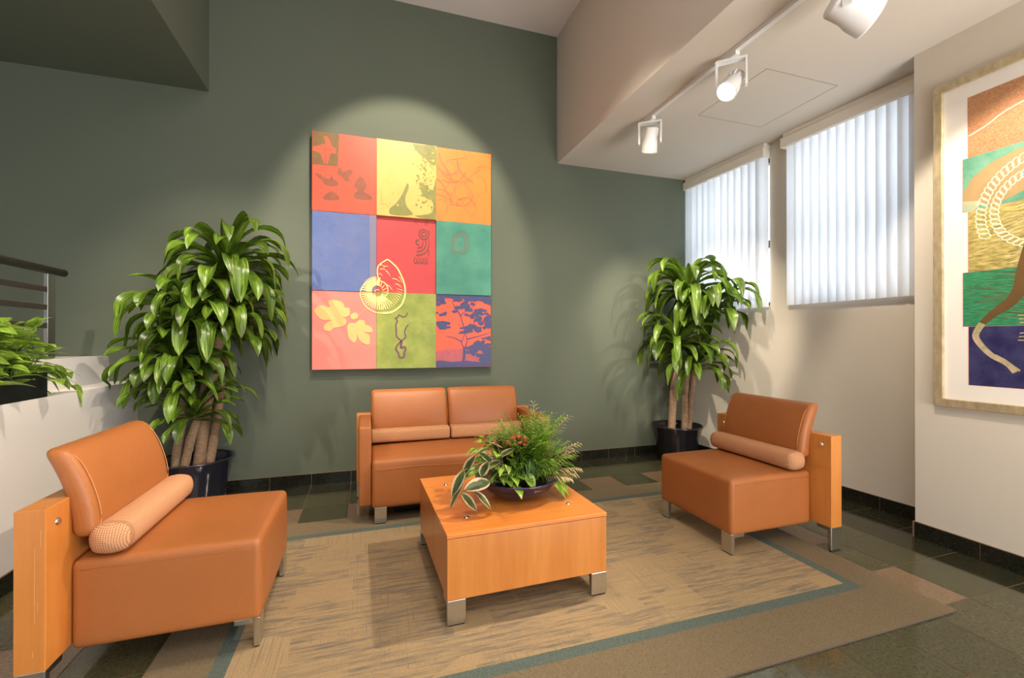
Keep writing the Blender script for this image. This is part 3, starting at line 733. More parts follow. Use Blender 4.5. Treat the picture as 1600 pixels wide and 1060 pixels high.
# railing
rl = thing('stair_railing', 'dark grey metal railing with round handrail above the planter ledge', 'railing', (-2.0, 3.80, 1.175))
MB().tube([(0, .145, .592), (0, -4.2, .592)], .025, 18).build('handrail', M['railm'], rl)
MB().lathe([(0, .012), (.018, .010), (.026, 0)], 18).build('end_cap', M['polished'], rl, (0, .145, .592), (-R(90), 0, 0))
for z in (.462, .343, .222):
    MB().box(-.010, .010, -4.2, .005, z - .017, z + .017).build('rail_bar', M['railm'], rl, bevel=.002)
for y in (0, -2.1):
    MB().box(-.018, .018, y - .035, y + .035, 0, .57).build('post', M['chrome'] if y == 0 else M['railm'], rl, bevel=.002) if False else MB().box(-.012, .012, y - .038, y + .038, 0, .568).build('post', M['chrome'], rl, bevel=.002)

# ------------------------------------------------------------------ bowl garden on the table
bw = thing('bowl_garden', 'dark blue glazed bowl of palm, variegated leaves and a red flower on the coffee table', 'plant bowl', (.825, 2.425, ZT))
MB().lathe([(0, 0), (.105, 0), (.112, .004), (.15, .022), (.188, .05), (.212, .078), (.214, .083), (.220, .085), (.226, .098), (.238, .104), (.241, .110), (.236, .114), (.226, .111), (.214, .100), (.0, .075)], 64).build('bowl', M['navy'], bw)
MB().lathe([(0, .094), (.10, .092), (.213, .088)], 32).build('soil', M['soil'], bw)
rr = random.Random(9)
def frond(mb, base, az, el, L, rr, mi=0, leaf=.07, droop=3.0, wl=.009):
    p = Vector(base); e = el; N = 15; ds = L / N; pts = [p.copy()]; dirs = []
    for i in range(N):
        d = Vector((math.cos(az) * math.cos(e), math.sin(az) * math.cos(e), math.sin(e))); dirs.append(d); p = p + d * ds; pts.append(p.copy()); e -= droop * ds * (.3 + 1.6 * i / N)
    mb.tube(pts, .0018, 4, mi, caps=False)
    for i in range(4, N + 1):
        t_ = i / N; d = dirs[min(i, N - 1)]; side = d.cross(Vector((0, 0, 1))); side = side.normalized() if side.length > .05 else Vector((1, 0, 0))
        for sg in (-1, 1):
            ll = leaf * (1 - .55 * abs(t_ - .55) * 2) * rr.uniform(.85, 1.1); w_ = wl
            dd = (d * .75 + side * sg * .8 + Vector((0, 0, rr.uniform(-.25, .1)))).normalized(); nn = dd.cross(Vector((0, 0, 1))).normalized()
            a = pts[i]; m1 = a + dd * ll * .45 + Vector((0, 0, .004)); e_ = a + dd * ll - Vector((0, 0, ll * .2))
            u = rr.random() * 5
            mb.add([a, m1 + nn * w_ * .5, e_, m1 - nn * w_ * .5], [(0, 1, 2, 3)], mi, [(u, 0), (u + .5, .5), (u, 1), (u - .5, .5)])
m = MB()
for i in range(120):
    a = rr.uniform(0, 2 * math.pi); b = (.085 + rr.uniform(-.06, .07), .01 + rr.uniform(-.08, .08), .09)
    lowf = i % 3 == 0
    frond(m, b, a, R(rr.uniform(25, 58) if lowf else rr.uniform(58, 88)), rr.uniform(.18, .27) if lowf else rr.uniform(.24, .40), rr, leaf=rr.uniform(.085, .12), droop=rr.uniform(1.0, 3.0), wl=.010)
m.build('palm_fronds', M['fern'], bw, recalc=False)
m = MB()
for (a, e, L) in ((-.45, 20, .24), (-.2, 8, .22), (.1, 34, .27), (-.75, 10, .20), (-.1, 45, .30), (1.35, 84, .43), (1.0, 74, .38), (.3, 66, .40)):
    frond(m, (.11, -.02, .10), a, R(e), L, rr, leaf=.085, droop=1.6, wl=.012)
m.build('cream_fronds', M['cream'], bw, recalc=False)
m = MB()      # grey green grass tuft
for i in range(46):
    a = rr.uniform(0, 6.28); strap_leaf(m, (.02 + rr.uniform(-.012, .012), -.15 + rr.uniform(-.01, .01), .09), a, R(rr.uniform(58, 88)), rr.uniform(.10, .15), .005, 2.0, rr, seg=5)
m.build('grass_tuft', M['grass'], bw, recalc=False)
m = MB(); st = MB()      # variegated rubber plant, trailing over the front left rim
V = []
for (p, q, w_) in (((-.345, -.175, .215), (-.415, -.205, .105), .056), ((-.351, -.20, .175), (-.428, -.225, .052), .060), ((-.222, -.225, .160), (-.362, -.245, .143), .085),
     ((-.375, -.24, .122), (-.302, -.265, .040), .058), ((-.305, -.245, .125), (-.230, -.265, .040), .056), ((-.347, -.165, .190), (-.285, -.165, .290), .062),
     ((-.269, -.215, .188), (-.225, -.205, .262), .055), ((-.153, -.125, .250), (-.055, -.125, .301), .045), ((-.279, -.125, .274), (-.199, -.125, .318), .060),
     ((-.23, -.14, .20), (-.15, -.18, .25), .07), ((-.25, -.10, .28), (-.17, -.14, .22), .06), ((-.18, -.16, .17), (-.10, -.19, .19), .065), ((-.30, -.12, .24), (-.24, -.18, .18), .06), ((-.12, -.15, .12), (-.06, -.2, .10), .05), ((-.20, -.1, .33), (-.12, -.12, .30), .06)):
    p, q = Vector(p), Vector(q); V.append((tuple(p), tuple((q - p).normalized()), (q - p).length, w_))
for (b, d, L, w_) in V:
    broad_leaf(m, b, d, L, w_, rr, heart=False, droop=.04); st.tube([(-.10, -.06, .09), ((b[0] - .10) / 2, (b[1] - .08) / 2, max(b[2], .09) + .03), b], .003, 5)
for i in range(14):
    a = rr.uniform(2.2, 5.2); b = Vector((-.10 + math.cos(a) * rr.uniform(0, .07), -.06 + math.sin(a) * rr.uniform(0, .08), rr.uniform(.12, .22)))
    broad_leaf(m, b, (math.cos(a), math.sin(a), rr.uniform(-.1, .4)), rr.uniform(.09, .12), .05, rr, heart=False, droop=.3)
m.build('variegated_leaves', M['varieg'], bw, recalc=False); st.build('trailing_stems', M['stemm'], bw, recalc=False)
m = MB()      # pothos
for i in range(60):
    a = rr.uniform(1.2, 5.2); rad = rr.uniform(.04, .20); b = Vector((-.08 + math.cos(a) * rad, .0 + math.sin(a) * rad * .8, rr.uniform(.13, .31)))
    broad_leaf(m, b, (math.cos(a), math.sin(a), rr.uniform(-.2, .6)), rr.uniform(.06, .09), rr.uniform(.04, .06), rr, droop=.4)
for (b, d) in (((-.0, -.15, .16), (.3, -.6, -.6)), ((-.17, .05, .24), (-.9, .1, .3)), ((-.03, .05, .27), (-.4, -.3, .6)), ((.0, .02, .27), (.1, -.5, .7)), ((.17, -.13, .09), (.6, -.5, -.7)), ((.20, -.10, .09), (.5, -.7, -.5)), ((-.07, -.18, .11), (.0, -.6, -.1))):
    broad_leaf(m, b, d, .09, .055, rr, droop=.3)
m.build('pothos_leaves', M['pothos'], bw, recalc=False)
m = MB()
for i in range(9):
    a = rr.uniform(0, 6.28); strap_leaf(m, (-.05, .02, .10), a, R(rr.uniform(55, 85)), rr.uniform(.24, .33), .030, 2, rr, seg=7)
m.build('bronze_leaves', M['bronze_leaf'], bw, recalc=False)
m = MB()
for i in range(46):    # flower head
    d = Vector((rr.gauss(0, 1), rr.gauss(0, 1), abs(rr.gauss(0, .8)))).normalized(); c = Vector((-.03, -.09, .315)) + Vector((d.x * .052, d.y * .04, d.z * .03))
    m.tube([c, c + d * .014], [.0035, .0018], 5); 
    e = d.orthogonal().normalized(); f_ = d.cross(e); c2 = c + d * .014
    for k in range(4):
        t_ = k * math.pi / 2 + rr.random(); v1 = e * math.cos(t_) + f_ * math.sin(t_); v2 = d.cross(v1)
        m.add([c2, c2 + v1 * .006 + v2 * .003, c2 + v1 * .011, c2 + v1 * .006 - v2 * .003], [(0, 1, 2, 3)])
m.build('red_flower', M['flower'], bw, recalc=False)
MB().tube([(-.02, -.05, .09), (-.025, -.075, .20), (-.03, -.09, .315)], .003, 6).build('flower_stem', M['stemm'], bw)

# ------------------------------------------------------------------ nine panel wall art
D = {
'dark_sq':[(-0.448,3.165),(-0.224,3.17),(-0.238,2.867),(-0.447,2.863)],
'sq_o1':[(-0.417,3.026),(-0.34,3.058),(-0.356,3.123),(-0.325,3.127),(-0.278,3.033),(-0.252,3.031),(-0.252,2.98),(-0.299,2.98),(-0.324,2.876),(-0.355,2.883),(-0.381,2.969),(-0.417,2.981),(-0.448,2.988),(-0.448,3.016)],
'bird1':[(-0.432,2.783),(-0.391,2.785),(-0.35,2.756),(-0.309,2.749),(-0.288,2.785),(-0.272,2.748),(-0.236,2.729),(-0.238,2.695),(-0.298,2.68),(-0.35,2.695),(-0.381,2.736)],
'bird2':[(-0.36,2.56),(-0.34,2.607),(-0.288,2.64),(-0.246,2.616),(-0.22,2.579),(-0.267,2.556)],
'bird3':[(-0.098,2.597),(-0.093,2.643),(-0.066,2.668),(-0.098,2.71),(-0.077,2.77),(-0.033,2.797),(-0.001,2.755),(0.01,2.71),(-0.012,2.662),(0.032,2.644),(0.059,2.601),(-0.022,2.587)],
'bird4':[(-0.246,2.807),(-0.22,2.861),(-0.194,2.824),(-0.13,2.854),(-0.109,2.823),(-0.141,2.785),(-0.135,2.746),(-0.173,2.742),(-0.204,2.778)],
'fig_g1':[(0.215,2.523),(0.277,2.587),(0.333,2.686),(0.373,2.778),(0.388,2.739),(0.356,2.641),(0.368,2.56),(0.425,2.483),(0.232,2.468)],
'fig_g2':[(0.443,2.478),(0.507,2.49),(0.601,2.522),(0.613,2.618),(0.53,2.67),(0.483,2.772),(0.489,2.808),(0.554,2.768),(0.613,2.738),(0.644,2.849),(0.644,2.459),(0.507,2.46)],
'fig_g3':[(0.425,3.156),(0.518,3.156),(0.636,3.16),(0.644,2.993),(0.601,2.976),(0.554,3.018),(0.483,3.069),(0.448,3.112)],
'spiral_c':[(0.53,2.319)],
'spiral_e':[(0.587,2.323)],
'arc_c':[(0.455,2.225)],
'ring_c':[(0.87,2.247)],
'ring_e':[(0.942,2.252)],
'ring':[(0.83,2.299),(0.861,2.319),(0.892,2.334),(0.919,2.317),(0.935,2.269),(0.929,2.208),(0.904,2.182),(0.855,2.167),(0.818,2.177),(0.812,2.213),(0.821,2.262)],
'leaf1':[(-0.431,1.564),(-0.4,1.603),(-0.349,1.61),(-0.302,1.595),(-0.313,1.633),(-0.308,1.661),(-0.245,1.663),(-0.192,1.636),(-0.177,1.597),(-0.139,1.593),(-0.134,1.547),(-0.161,1.513),(-0.203,1.512),(-0.166,1.49),(-0.171,1.445),(-0.213,1.422),(-0.271,1.411),(-0.297,1.386),(-0.349,1.393),(-0.349,1.432),(-0.318,1.466),(-0.287,1.483),(-0.359,1.482),(-0.4,1.509)],
'leaf2':[(-0.155,1.423),(-0.134,1.457),(-0.086,1.458),(-0.054,1.486),(-0.011,1.481),(0.0,1.447),(0.049,1.425),(0.064,1.379),(0.022,1.373),(-0.021,1.378),(0.033,1.35),(0.039,1.287),(0.028,1.259),(-0.021,1.276),(-0.054,1.31),(-0.07,1.355),(-0.075,1.31),(-0.091,1.282),(-0.118,1.293),(-0.145,1.333)],
'bud':[(-0.123,1.536),(-0.091,1.554),(-0.065,1.537),(-0.07,1.503),(-0.107,1.491),(-0.127,1.508)],
'stem':[(-0.161,1.536),(-0.118,1.525),(-0.07,1.52),(-0.021,1.567),(0.022,1.59)],
'shell_big':[(0.126,1.852),(0.112,1.886),(0.105,1.944),(0.115,1.99),(0.143,2.02),(0.17,2.039),(0.193,2.054),(0.215,2.044),(0.243,2.02),(0.283,1.981),(0.317,1.919),(0.345,1.849),(0.357,1.78),(0.351,1.709),(0.323,1.638),(0.277,1.59),(0.221,1.56),(0.154,1.553)],
'shell_c':(0.104,1.759),
'shell_out':[(0.132,1.852),(0.076,1.852),(0.011,1.83),(-0.032,1.783),(-0.045,1.731),(-0.032,1.675),(0.0,1.619),(0.055,1.574),(0.11,1.554),(0.165,1.553)],
'shell_in':[(0.132,1.852),(0.176,1.831),(0.198,1.786),(0.196,1.739),(0.165,1.698),(0.132,1.679),(0.099,1.69),(0.082,1.724),(0.087,1.759),(0.104,1.771),(0.121,1.766)],
'root1':[(0.374,1.563),(0.368,1.533),(0.334,1.521),(0.298,1.54),(0.289,1.515),(0.268,1.508),(0.286,1.479),(0.271,1.45),(0.275,1.38),(0.28,1.334),(0.323,1.296)],
'root2':[(0.386,1.449),(0.363,1.416),(0.351,1.369),(0.363,1.334),(0.323,1.296),(0.283,1.252),(0.272,1.217),(0.295,1.182),(0.306,1.141),(0.346,1.146),(0.348,1.181),(0.36,1.217),(0.351,1.238),(0.317,1.231),(0.325,1.293)],
'trunk':[(0.915,1.085),(0.923,1.152),(0.923,1.225)],
'br':[[(0.923,1.225),(0.898,1.274),(0.919,1.335),(0.936,1.384)],[(0.929,1.219),(0.954,1.299),(0.942,1.347),(0.936,1.384)],[(0.936,1.384),(0.905,1.482),(0.892,1.536),(0.929,1.58),(0.992,1.618),(1.055,1.668)],[(0.892,1.536),(0.843,1.614),(0.794,1.686)],[(0.954,1.311),(1.017,1.329),(1.118,1.354),(1.189,1.386)],[(0.898,1.286),(0.831,1.323),(0.746,1.341)],[(0.967,1.372),(1.017,1.458),(1.042,1.533),(1.004,1.581)]],
'clumps':[(0.697,1.551,5),(0.703,1.461,8),(0.709,1.431,7),(0.673,1.677,10),(0.905,1.616,10),(0.967,1.697,9),(1.118,1.701,10),(1.029,1.563,9),(1.118,1.509,11),(1.144,1.454,11),(0.967,1.397,12),(0.905,1.372,5),(1.093,1.595,8),(1.163,1.323,6),(1.067,1.225,13),(1.144,1.187,13),(1.157,1.261,8),(1.004,1.194,9),(0.715,1.684,6),(0.843,1.709,7),(1.029,1.717,7),(1.182,1.684,7),(1.157,1.125,11),(1.067,1.151,8)],
}
AX, AZ, AW, AH = -.451, 1.037, .5485, .7093
PC = {}
def pc(name, c, **k):
    if name not in PC: PC[name] = paint(name, c, **k)
    return PC[name]
art = thing('panel_artwork', 'large nine-panel canvas artwork in bright colours hung on the green wall', 'wall art', (AX + 1.5 * AW, YB - .001, AZ + 1.5 * AH))
grounds = [[('pink', (240, 132, 120)), ('leafgreen', (132, 146, 62)), ('coral', (238, 92, 64))],
           [('blue', (88, 108, 164)), ('crimson', (192, 66, 68)), ('teal', (62, 132, 114))],
           [('red', (232, 80, 56)), ('yellow', (236, 172, 92)), ('orange', (240, 128, 54))]]
depth = [[.062, .070, .058], [.070, .054, .072], [.074, .088, .068]]
second = {'blue': srgb(100, 112, 158), 'teal': srgb(80, 144, 122), 'leafgreen': srgb(158, 166, 80)}
panels = {}
for r_ in range(3):
    for c_ in range(3):
        x0_, z0_ = c_ * AW - 1.5 * AW, r_ * AH - 1.5 * AH; dp = depth[r_][c_]
        nm, cc = grounds[r_][c_]
        p = MB(); p.box(x0_ + .001, x0_ + AW - .001, -dp, -.002, z0_ + .001, z0_ + AH - .001, 0); panels[(r_, c_)] = [p, [pc(nm, srgb(*cc), var=.06, c2=second.get(nm), scale=5)], dp]
OX, OZ = AX + 1.5 * AW, AZ + 1.5 * AH
def slot(cell, m_):
    L_ = panels[cell][1]
    if m_ not in L_: L_.append(m_)
    return L_.index(m_)
lay = [0]
def cell_of(x, z): return (max(0, min(2, int((z - AZ) / AH))), max(0, min(2, int((x - AX) / AW))))
def tri_fill(pts, m_, cell=None):
    from mathutils.geometry import tessellate_polygon
    lay[0] += 1
    cell = cell or cell_of(sum(p[0] for p in pts) / len(pts), sum(p[1] for p in pts) / len(pts))
    y_ = -panels[cell][2] - .0004 - .000008 * lay[0]
    x0_, z0_ = AX + cell[1] * AW + .001, AZ + cell[0] * AH + .001
    pts = [(max(x0_, min(x0_ + AW - .002, a)), max(z0_, min(z0_ + AH - .002, b))) for a, b in pts]
    vs = [(a - OX, y_, b - OZ) for a, b in pts]
    for t_ in tessellate_polygon([[Vector((a, b, 0)) for a, b in pts]]):
        a, b, c = [Vector(vs[k]) for k in t_]
        t2 = t_ if (b - a).cross(c - a).y < 0 else (t_[0], t_[2], t_[1])
        panels[cell][0].add([vs[k] for k in t2], [(0, 1, 2)], slot(cell, m_))
def smooth(pts, n=4):
    P4 = [pts[0]] + list(pts) + [pts[-1]]; out = []
    for i in range(1, len(P4) - 2):
        a, b, c, d = P4[i - 1:i + 3]
        for k in range(n):
            t_ = k / n; out.append(tuple(.5 * ((2 * b[j]) + (-a[j] + c[j]) * t_ + (2 * a[j] - 5 * b[j] + 4 * c[j] - d[j]) * t_ ** 2 + (-a[j] + 3 * b[j] - 3 * c[j] + d[j]) * t_ ** 3) for j in (0, 1)))
    return out + [pts[-1]]
def stroke(pts, w0, m_, w1=None, sm=True, cell=None):
    w1 = w0 if w1 is None else w1
    if sm and len(pts) > 2: pts = smooth(pts)
    lay[0] += 1; n = len(pts); L = []; Rr = []
    for i, p in enumerate(pts):
        a, b = Vector(pts[max(i - 1, 0)]), Vector(pts[min(i + 1, n - 1)]); d = (b - a).normalized() if (b - a).length > 1e-6 else Vector((1, 0)); nn = Vector((-d.y, d.x)); w = (w0 + (w1 - w0) * i / (n - 1)) / 2
        L.append(Vector(p) + nn * w); Rr.append(Vector(p) - nn * w)
    for i in range(n - 1):
        q = [Rr[i], Rr[i + 1], L[i + 1], L[i]]; c = sum(q, Vector((0, 0))) / 4
        if not (AX < c.x < AX + 3 * AW and AZ < c.y < AZ + 3 * AH): continue
        ce = cell_of(c.x, c.y)
        if cell and ce != cell: continue
        x0_, z0_ = AX + ce[1] * AW + .001, AZ + ce[0] * AH + .001
        y_ = -panels[ce][2] - .0004 - .000008 * lay[0]
        q = [(max(x0_, min(x0_ + AW - .002, v.x)) - OX, y_, max(z0_, min(z0_ + AH - .002, v.y)) - OZ) for v in q]
        panels[ce][0].add(q, [(0, 1, 2, 3)], slot(ce, m_))
def arc(c, r0, a0, a1, sz=1.15, n=26, r1=None):
    r1 = r0 if r1 is None else r1
    return [(c[0] + (r0 + (r1 - r0) * k / n) * math.cos(R(a0 + (a1 - a0) * k / n)), c[1] + sz * (r0 + (r1 - r0) * k / n) * math.sin(R(a0 + (a1 - a0) * k / n))) for k in range(n + 1)]
def closed(pts): q_ = smooth([pts[-1]] + list(pts) + [pts[0], pts[1]], 3); return q_[3:-4]
ar = random.Random(4)
olive = pc('olive_ink', srgb(112, 84, 44), var=.12, scale=20); rust = pc('rust_ink', srgb(138, 76, 52), var=.1, scale=20)
redg = PC['red']
tri_fill(D['dark_sq'], olive, (2, 0)); tri_fill(D['sq_o1'], redg, (2, 0))
stroke([(-.447, 3.012), (-.225, 3.006)], .006, olive, sm=False); stroke([(-.345, 3.165), (-.34, 2.87)], .008, olive, sm=False)
for k in ('bird1', 'bird2', 'bird3', 'bird4'): tri_fill(closed(D[k]), rust, (2, 0))
fig = pc('fig_green', srgb(128, 126, 62), var=.12, scale=14); figy = pc('fig_ochre', srgb(214, 172, 70), var=.08, scale=20)
for k in ('fig_g1', 'fig_g2', 'fig_g3'): tri_fill(closed(D[k]), fig, (2, 1))
stroke([(.47, 2.80), (.50, 2.70), (.53, 2.58)], .012, PC['yellow'])
stroke([(.125, 2.70), (.14, 2.62), (.128, 2.565), (.15, 2.56), (.18, 2.555), (.215, 2.52), (.22, 2.47)], .003, fig)
for i in range(130):  # leafy speckle down the right side
    x_ = ar.gauss(.56, .05); z_ = ar.uniform(2.62, 3.14); s_ = ar.uniform(.003, .010)
    if .44 < x_ < .64: tri_fill([(x_ + s_ * math.cos(t_) * ar.uniform(.4, 1.6), z_ + s_ * math.sin(t_) * ar.uniform(.4, 1.6)) for t_ in [k * 1.05 for k in range(6)]], fig, (2, 1))
for i in range(60):   # mottling
    x_, z_ = ar.uniform(.42, .62), ar.uniform(2.55, 3.12); s_ = ar.uniform(.004, .014)
    tri_fill([(x_ + s_ * math.cos(t_) * ar.uniform(.5, 1.4), z_ + s_ * math.sin(t_) * ar.uniform(.5, 1.4)) for t_ in [k * 1.05 for k in range(6)]], fig if ar.random() < .6 else figy, (2, 1))
for i in range(26):
    x_, z_ = ar.uniform(.14, .30), ar.uniform(2.55, 2.80); s_ = ar.uniform(.004, .012)
    tri_fill([(x_ + s_ * math.cos(t_) * ar.uniform(.5, 1.4), z_ + s_ * math.sin(t_) * ar.uniform(.5, 1.4)) for t_ in [k * 1.05 for k in range(6)]], figy, (2, 1))
oline = pc('orange_line', srgb(224, 104, 66), var=.06)
for i in range(30):
    x_, z_ = ar.uniform(.66, 1.16), ar.uniform(2.50, 3.12); a = ar.uniform(0, 6.28); pts = []
    cv = ar.uniform(-14, 14)
    for k in range(9):
        pts.append((x_, z_)); x_ += math.cos(a) * .035; z_ += math.sin(a) * .035; a += cv * .035 + ar.uniform(-.4, .4)
    stroke(pts, .004 if i % 5 else .012, oline, cell=(2, 2))
# blue panel weathering
bl = pc('blue_fleck', srgb(130, 126, 128), var=.05)
tri_fill([(.04, 1.75), (.0955, 1.75), (.0955, 2.454), (.035, 2.454)], pc('blue_band', srgb(122, 118, 142), var=.06, scale=6), (1, 0))
for i in range(120):
    x_, z_ = ar.uniform(-.43, .02), ar.uniform(1.78, 2.43); L_ = ar.uniform(.01, .035); stroke([(x_, z_), (x_ + L_, z_ - L_ * .4)], .0022, bl, .0008, sm=False, cell=(1, 0))
# spiral petroglyph
ink = pc('petroglyph_ink', srgb(112, 70, 54), var=.1)
sc_ = (.528, 2.322)
stroke(arc(sc_, .008, 0, 760, r1=.055, n=60), .010, ink, cell=(1, 1))
for r0 in (.045, .075, .105): stroke(arc((.478, 2.235), r0, -100, 20), .014, ink, .006, cell=(1, 1))
stroke(arc((.478, 2.235), .02, 60, 300), .012, ink, cell=(1, 1))
for x_ in (.455, .475, .55, .57): stroke([(x_, 2.445), (x_ - .012, 2.40)], .009, ink, .004, sm=False, cell=(1, 1))
for k in range(5): stroke([(.455 + k * .028, 2.09), (.438 + k * .028, 2.06), (.452 + k * .028, 2.03), (.468 + k * .026, 2.06)], .007, ink, cell=(1, 1))
for z_ in (2.14, 2.17, 2.36): stroke([(.572, z_), (.583, z_ - .03)], .008, ink, sm=False, cell=(1, 1))
rd = pc('teal_red_line', srgb(168, 84, 66), var=.08); rl_ = pc('teal_faint_line', srgb(116, 128, 104), var=.05)
rg = D['ring'] + [D['ring'][0]]; stroke(rg, .006, rd, cell=(1, 2))
for f_ in (1.25, 1.42, 1.58): stroke([(.872 + (a - .872) * f_, 2.247 + (b - 2.247) * f_) for a, b in rg], .0025, rl_, cell=(1, 2))
stroke([(.862, 2.25), (.868, 2.24), (.875, 2.25), (.882, 2.25)], .006, rd, cell=(1, 2))
# leaves on pink
lf = pc('peach_leaf', srgb(246, 186, 118), var=.06)
tri_fill(closed(D['leaf1']), lf, (0, 0)); tri_fill(closed(D['leaf2']), lf, (0, 0)); tri_fill(closed(D['bud']), lf, (0, 0)); stroke(D['stem'], .004, lf)
# root on green
pr = pc('purple_root', srgb(112, 72, 88), var=.08)
stroke(D['root1'], .009, pr, .014); stroke(D['root2'], .010, pr, .020)
# tree on coral
nv = pc('navy_ink', srgb(66, 68, 112), var=.1, scale=30); pl_ = pc('plum_haze', srgb(176, 84, 92), var=.1, scale=20)
tri_fill([(.648, 1.04), (1.192, 1.04), (1.192, 1.20), (1.05, 1.23), (.90, 1.215), (.76, 1.215), (.648, 1.19)], pl_, (0, 2))
tri_fill([(.648, 1.04), (1.192, 1.04), (1.192, 1.10), (1.08, 1.085), (.95, 1.10), (.80, 1.09), (.70, 1.105), (.648, 1.10)], nv, (0, 2))
tri_fill([(.648, 1.71), (1.192, 1.705), (1.192, 1.745), (.648, 1.745)], nv, (0, 2))
stroke(D['trunk'], .030, nv, .024, cell=(0, 2))
for b_ in D['br']: stroke(b_, .012, nv, .004, cell=(0, 2))
for (x_, z_, r0) in D['clumps']:
    s_ = r0 * .0052
    for k in range(9):
        cx_, cz_ = x_ + ar.gauss(0, s_ * .8), z_ + ar.gauss(0, s_ * .4); q_ = s_ * ar.uniform(.25, .55)
        cx_ = min(1.18, max(.66, cx_)); cz_ = min(1.735, max(1.05, cz_))
        tri_fill([(cx_ + q_ * 1.5 * math.cos(t_) * ar.uniform(.6, 1.3), cz_ + q_ * .8 * math.sin(t_) * ar.uniform(.6, 1.3)) for t_ in [j * .9 for j in range(7)]], nv, (0, 2))
# nautilus across four panels
sh = pc('shell_line', srgb(246, 216, 140), var=.05)
stroke(D['shell_big'], .010, sh, .016); stroke(D['shell_big'][::-1][:9], .020, sh, .010)
stroke(D['shell_out'], .008, sh, .012); stroke(D['shell_in'], .010, sh, .006)
cc_ = D['shell_c']
for k in range(30):   # septa of the inner whorl
    a = R(70 + k * 8.4); r0, r1_ = .045 + .0003 * k, .118 + .0017 * k
    stroke([(cc_[0] + r0 * math.cos(a), cc_[1] + r0 * 1.1 * math.sin(a)), (cc_[0] + (r0 + r1_) / 2 * math.cos(a + .14), cc_[1] + (r0 + r1_) / 2 * 1.1 * math.sin(a + .14)), (cc_[0] + r1_ * math.cos(a + .12), cc_[1] + r1_ * 1.08 * math.sin(a + .12))], .017, sh, .009)
for k in range(16):
    a = R(322 - k * 9 + 18); r1_ = .17 + .0028 * k
    a2 = R(270 + k * 6.2); rr0 = .165 + .0042 * k
    stroke([(cc_[0] + rr0 * math.cos(a2), cc_[1] + rr0 * 1.05 * math.sin(a2)), (cc_[0] + (rr0 - .05) * math.cos(a2 + .1), cc_[1] + (rr0 - .05) * 1.05 * math.sin(a2 + .1))], .008, sh, .002)
for k in range(12):
    a2 = R(190 + k * 22); stroke([(cc_[0] + .046 * math.cos(a2), cc_[1] + .05 * math.sin(a2)), (cc_[0] + .088 * math.cos(a2 + .2), cc_[1] + .095 * math.sin(a2 + .2))], .008, sh, .005)
for (a, b, c, d) in ((.13, 2.0, .17, 1.985), (.13, 1.96, .18, 1.955), (.12, 1.92, .15, 1.90), (.18, 1.95, .22, 1.90), (.24, 1.88, .31, 1.85), (.27, 1.83, .32, 1.80), (.19, 1.82, .24, 1.77), (.30, 1.90, .33, 1.84), (.16, 1.98, .20, 1.99)):
    stroke([(a, b), ((a + c) / 2, (b + d) / 2 + .008), (c, d)], .008, sh, .003)
for (r_, c_), (p, ms_, dp) in panels.items():
    p.build('canvas_panel', ms_, art, recalc=False)


# ------------------------------------------------------------------ framed print on the right
fx0, fy0, fy1, fz0, fz1 = 3.465, .93, 1.885, .887, 2.90
fp = thing('framed_print', 'large framed colour print in a champagne frame on the right wall', 'framed print', (fx0, (fy0 + fy1) / 2, (fz0 + fz1) / 2))
oy, oz = (fy0 + fy1) / 2, (fz0 + fz1) / 2; hw, hh_ = (fy1 - fy0) / 2, (fz1 - fz0) / 2; fw = .048
f = MB()
for (a, b, c, d) in ((-hw, hw, -hh_, -hh_ + fw), (-hw, hw, hh_ - fw, hh_), (-hw, -hw + fw, -hh_ + fw, hh_ - fw), (hw - fw, hw, -hh_ + fw, hh_ - fw)):
    f.box(-.032, -.001, a, b, c, d)
f.build('frame', M['frame'], fp, bevel=.003, recalc=False)
MB().box(-.012, -.002, -hw + fw, hw - fw, -hh_ + fw, hh_ - fw).build('mat_board', mat('white_mat_board', srgb(236, 230, 222), .8, var=.01), fp)
pm = {'rust': paint('rust_band', srgb(176, 112, 72), .16, srgb(206, 158, 116), 26, (1, 4, 12)), 'teal': paint('teal_band', srgb(88, 148, 122), .1, srgb(120, 172, 146), 7),
      'tan': paint('tan_shape', srgb(176, 148, 104), .08), 'olive': paint('olive_band', srgb(150, 136, 74), .14, srgb(206, 188, 116), 9, (1, 2, 9)),
      'green': paint('green_band', srgb(38, 122, 84), .12, srgb(70, 150, 104), 10, (1, 2, 14)), 'navy': paint('navy_band', srgb(42, 40, 92), .2, srgb(66, 66, 106), 9),
      'pale': paint('pale_rope', srgb(236, 224, 190), .1, None, 40), 'brown': paint('brown_limb', srgb(104, 78, 46), .1), 'pink': paint('pink_edge', srgb(214, 138, 132), .05), 'skin': paint('pale_limb', srgb(214, 184, 160), .12, srgb(160, 156, 110), 24)}
pk = list(pm); pms = [pm[k] for k in pk]; pr_ = MB(); YR = -.80
rw = (.155)     # right edge of the sheet mirrors the left one
Yl, Yl2 = 1.717 - oy, 1.743 - oy; Yr = -(hw - .165)
lv = [0]
def pquad(a, b, c, d, k, off=0):
    x_ = -.0125 - off; pr_.add([(x_, a, c), (x_, b, c), (x_, b, d), (x_, a, d)], [(3, 2, 1, 0)], pk.index(k))
for (yl, z0_, z1_, k) in ((Yl, 2.399, 2.763, 'rust'), (Yl2, 2.076, 2.399, 'teal'), (Yl, 1.709, 2.076, 'olive'), (Yl2, 1.382, 1.709, 'green'), (Yl, 1.03, 1.382, 'navy')):
    pquad(Yr, yl + .003, z0_ - oz, z1_ - oz, 'pink', 0); pquad(Yr, yl, z0_ - oz + .002, z1_ - oz, k, .0004)
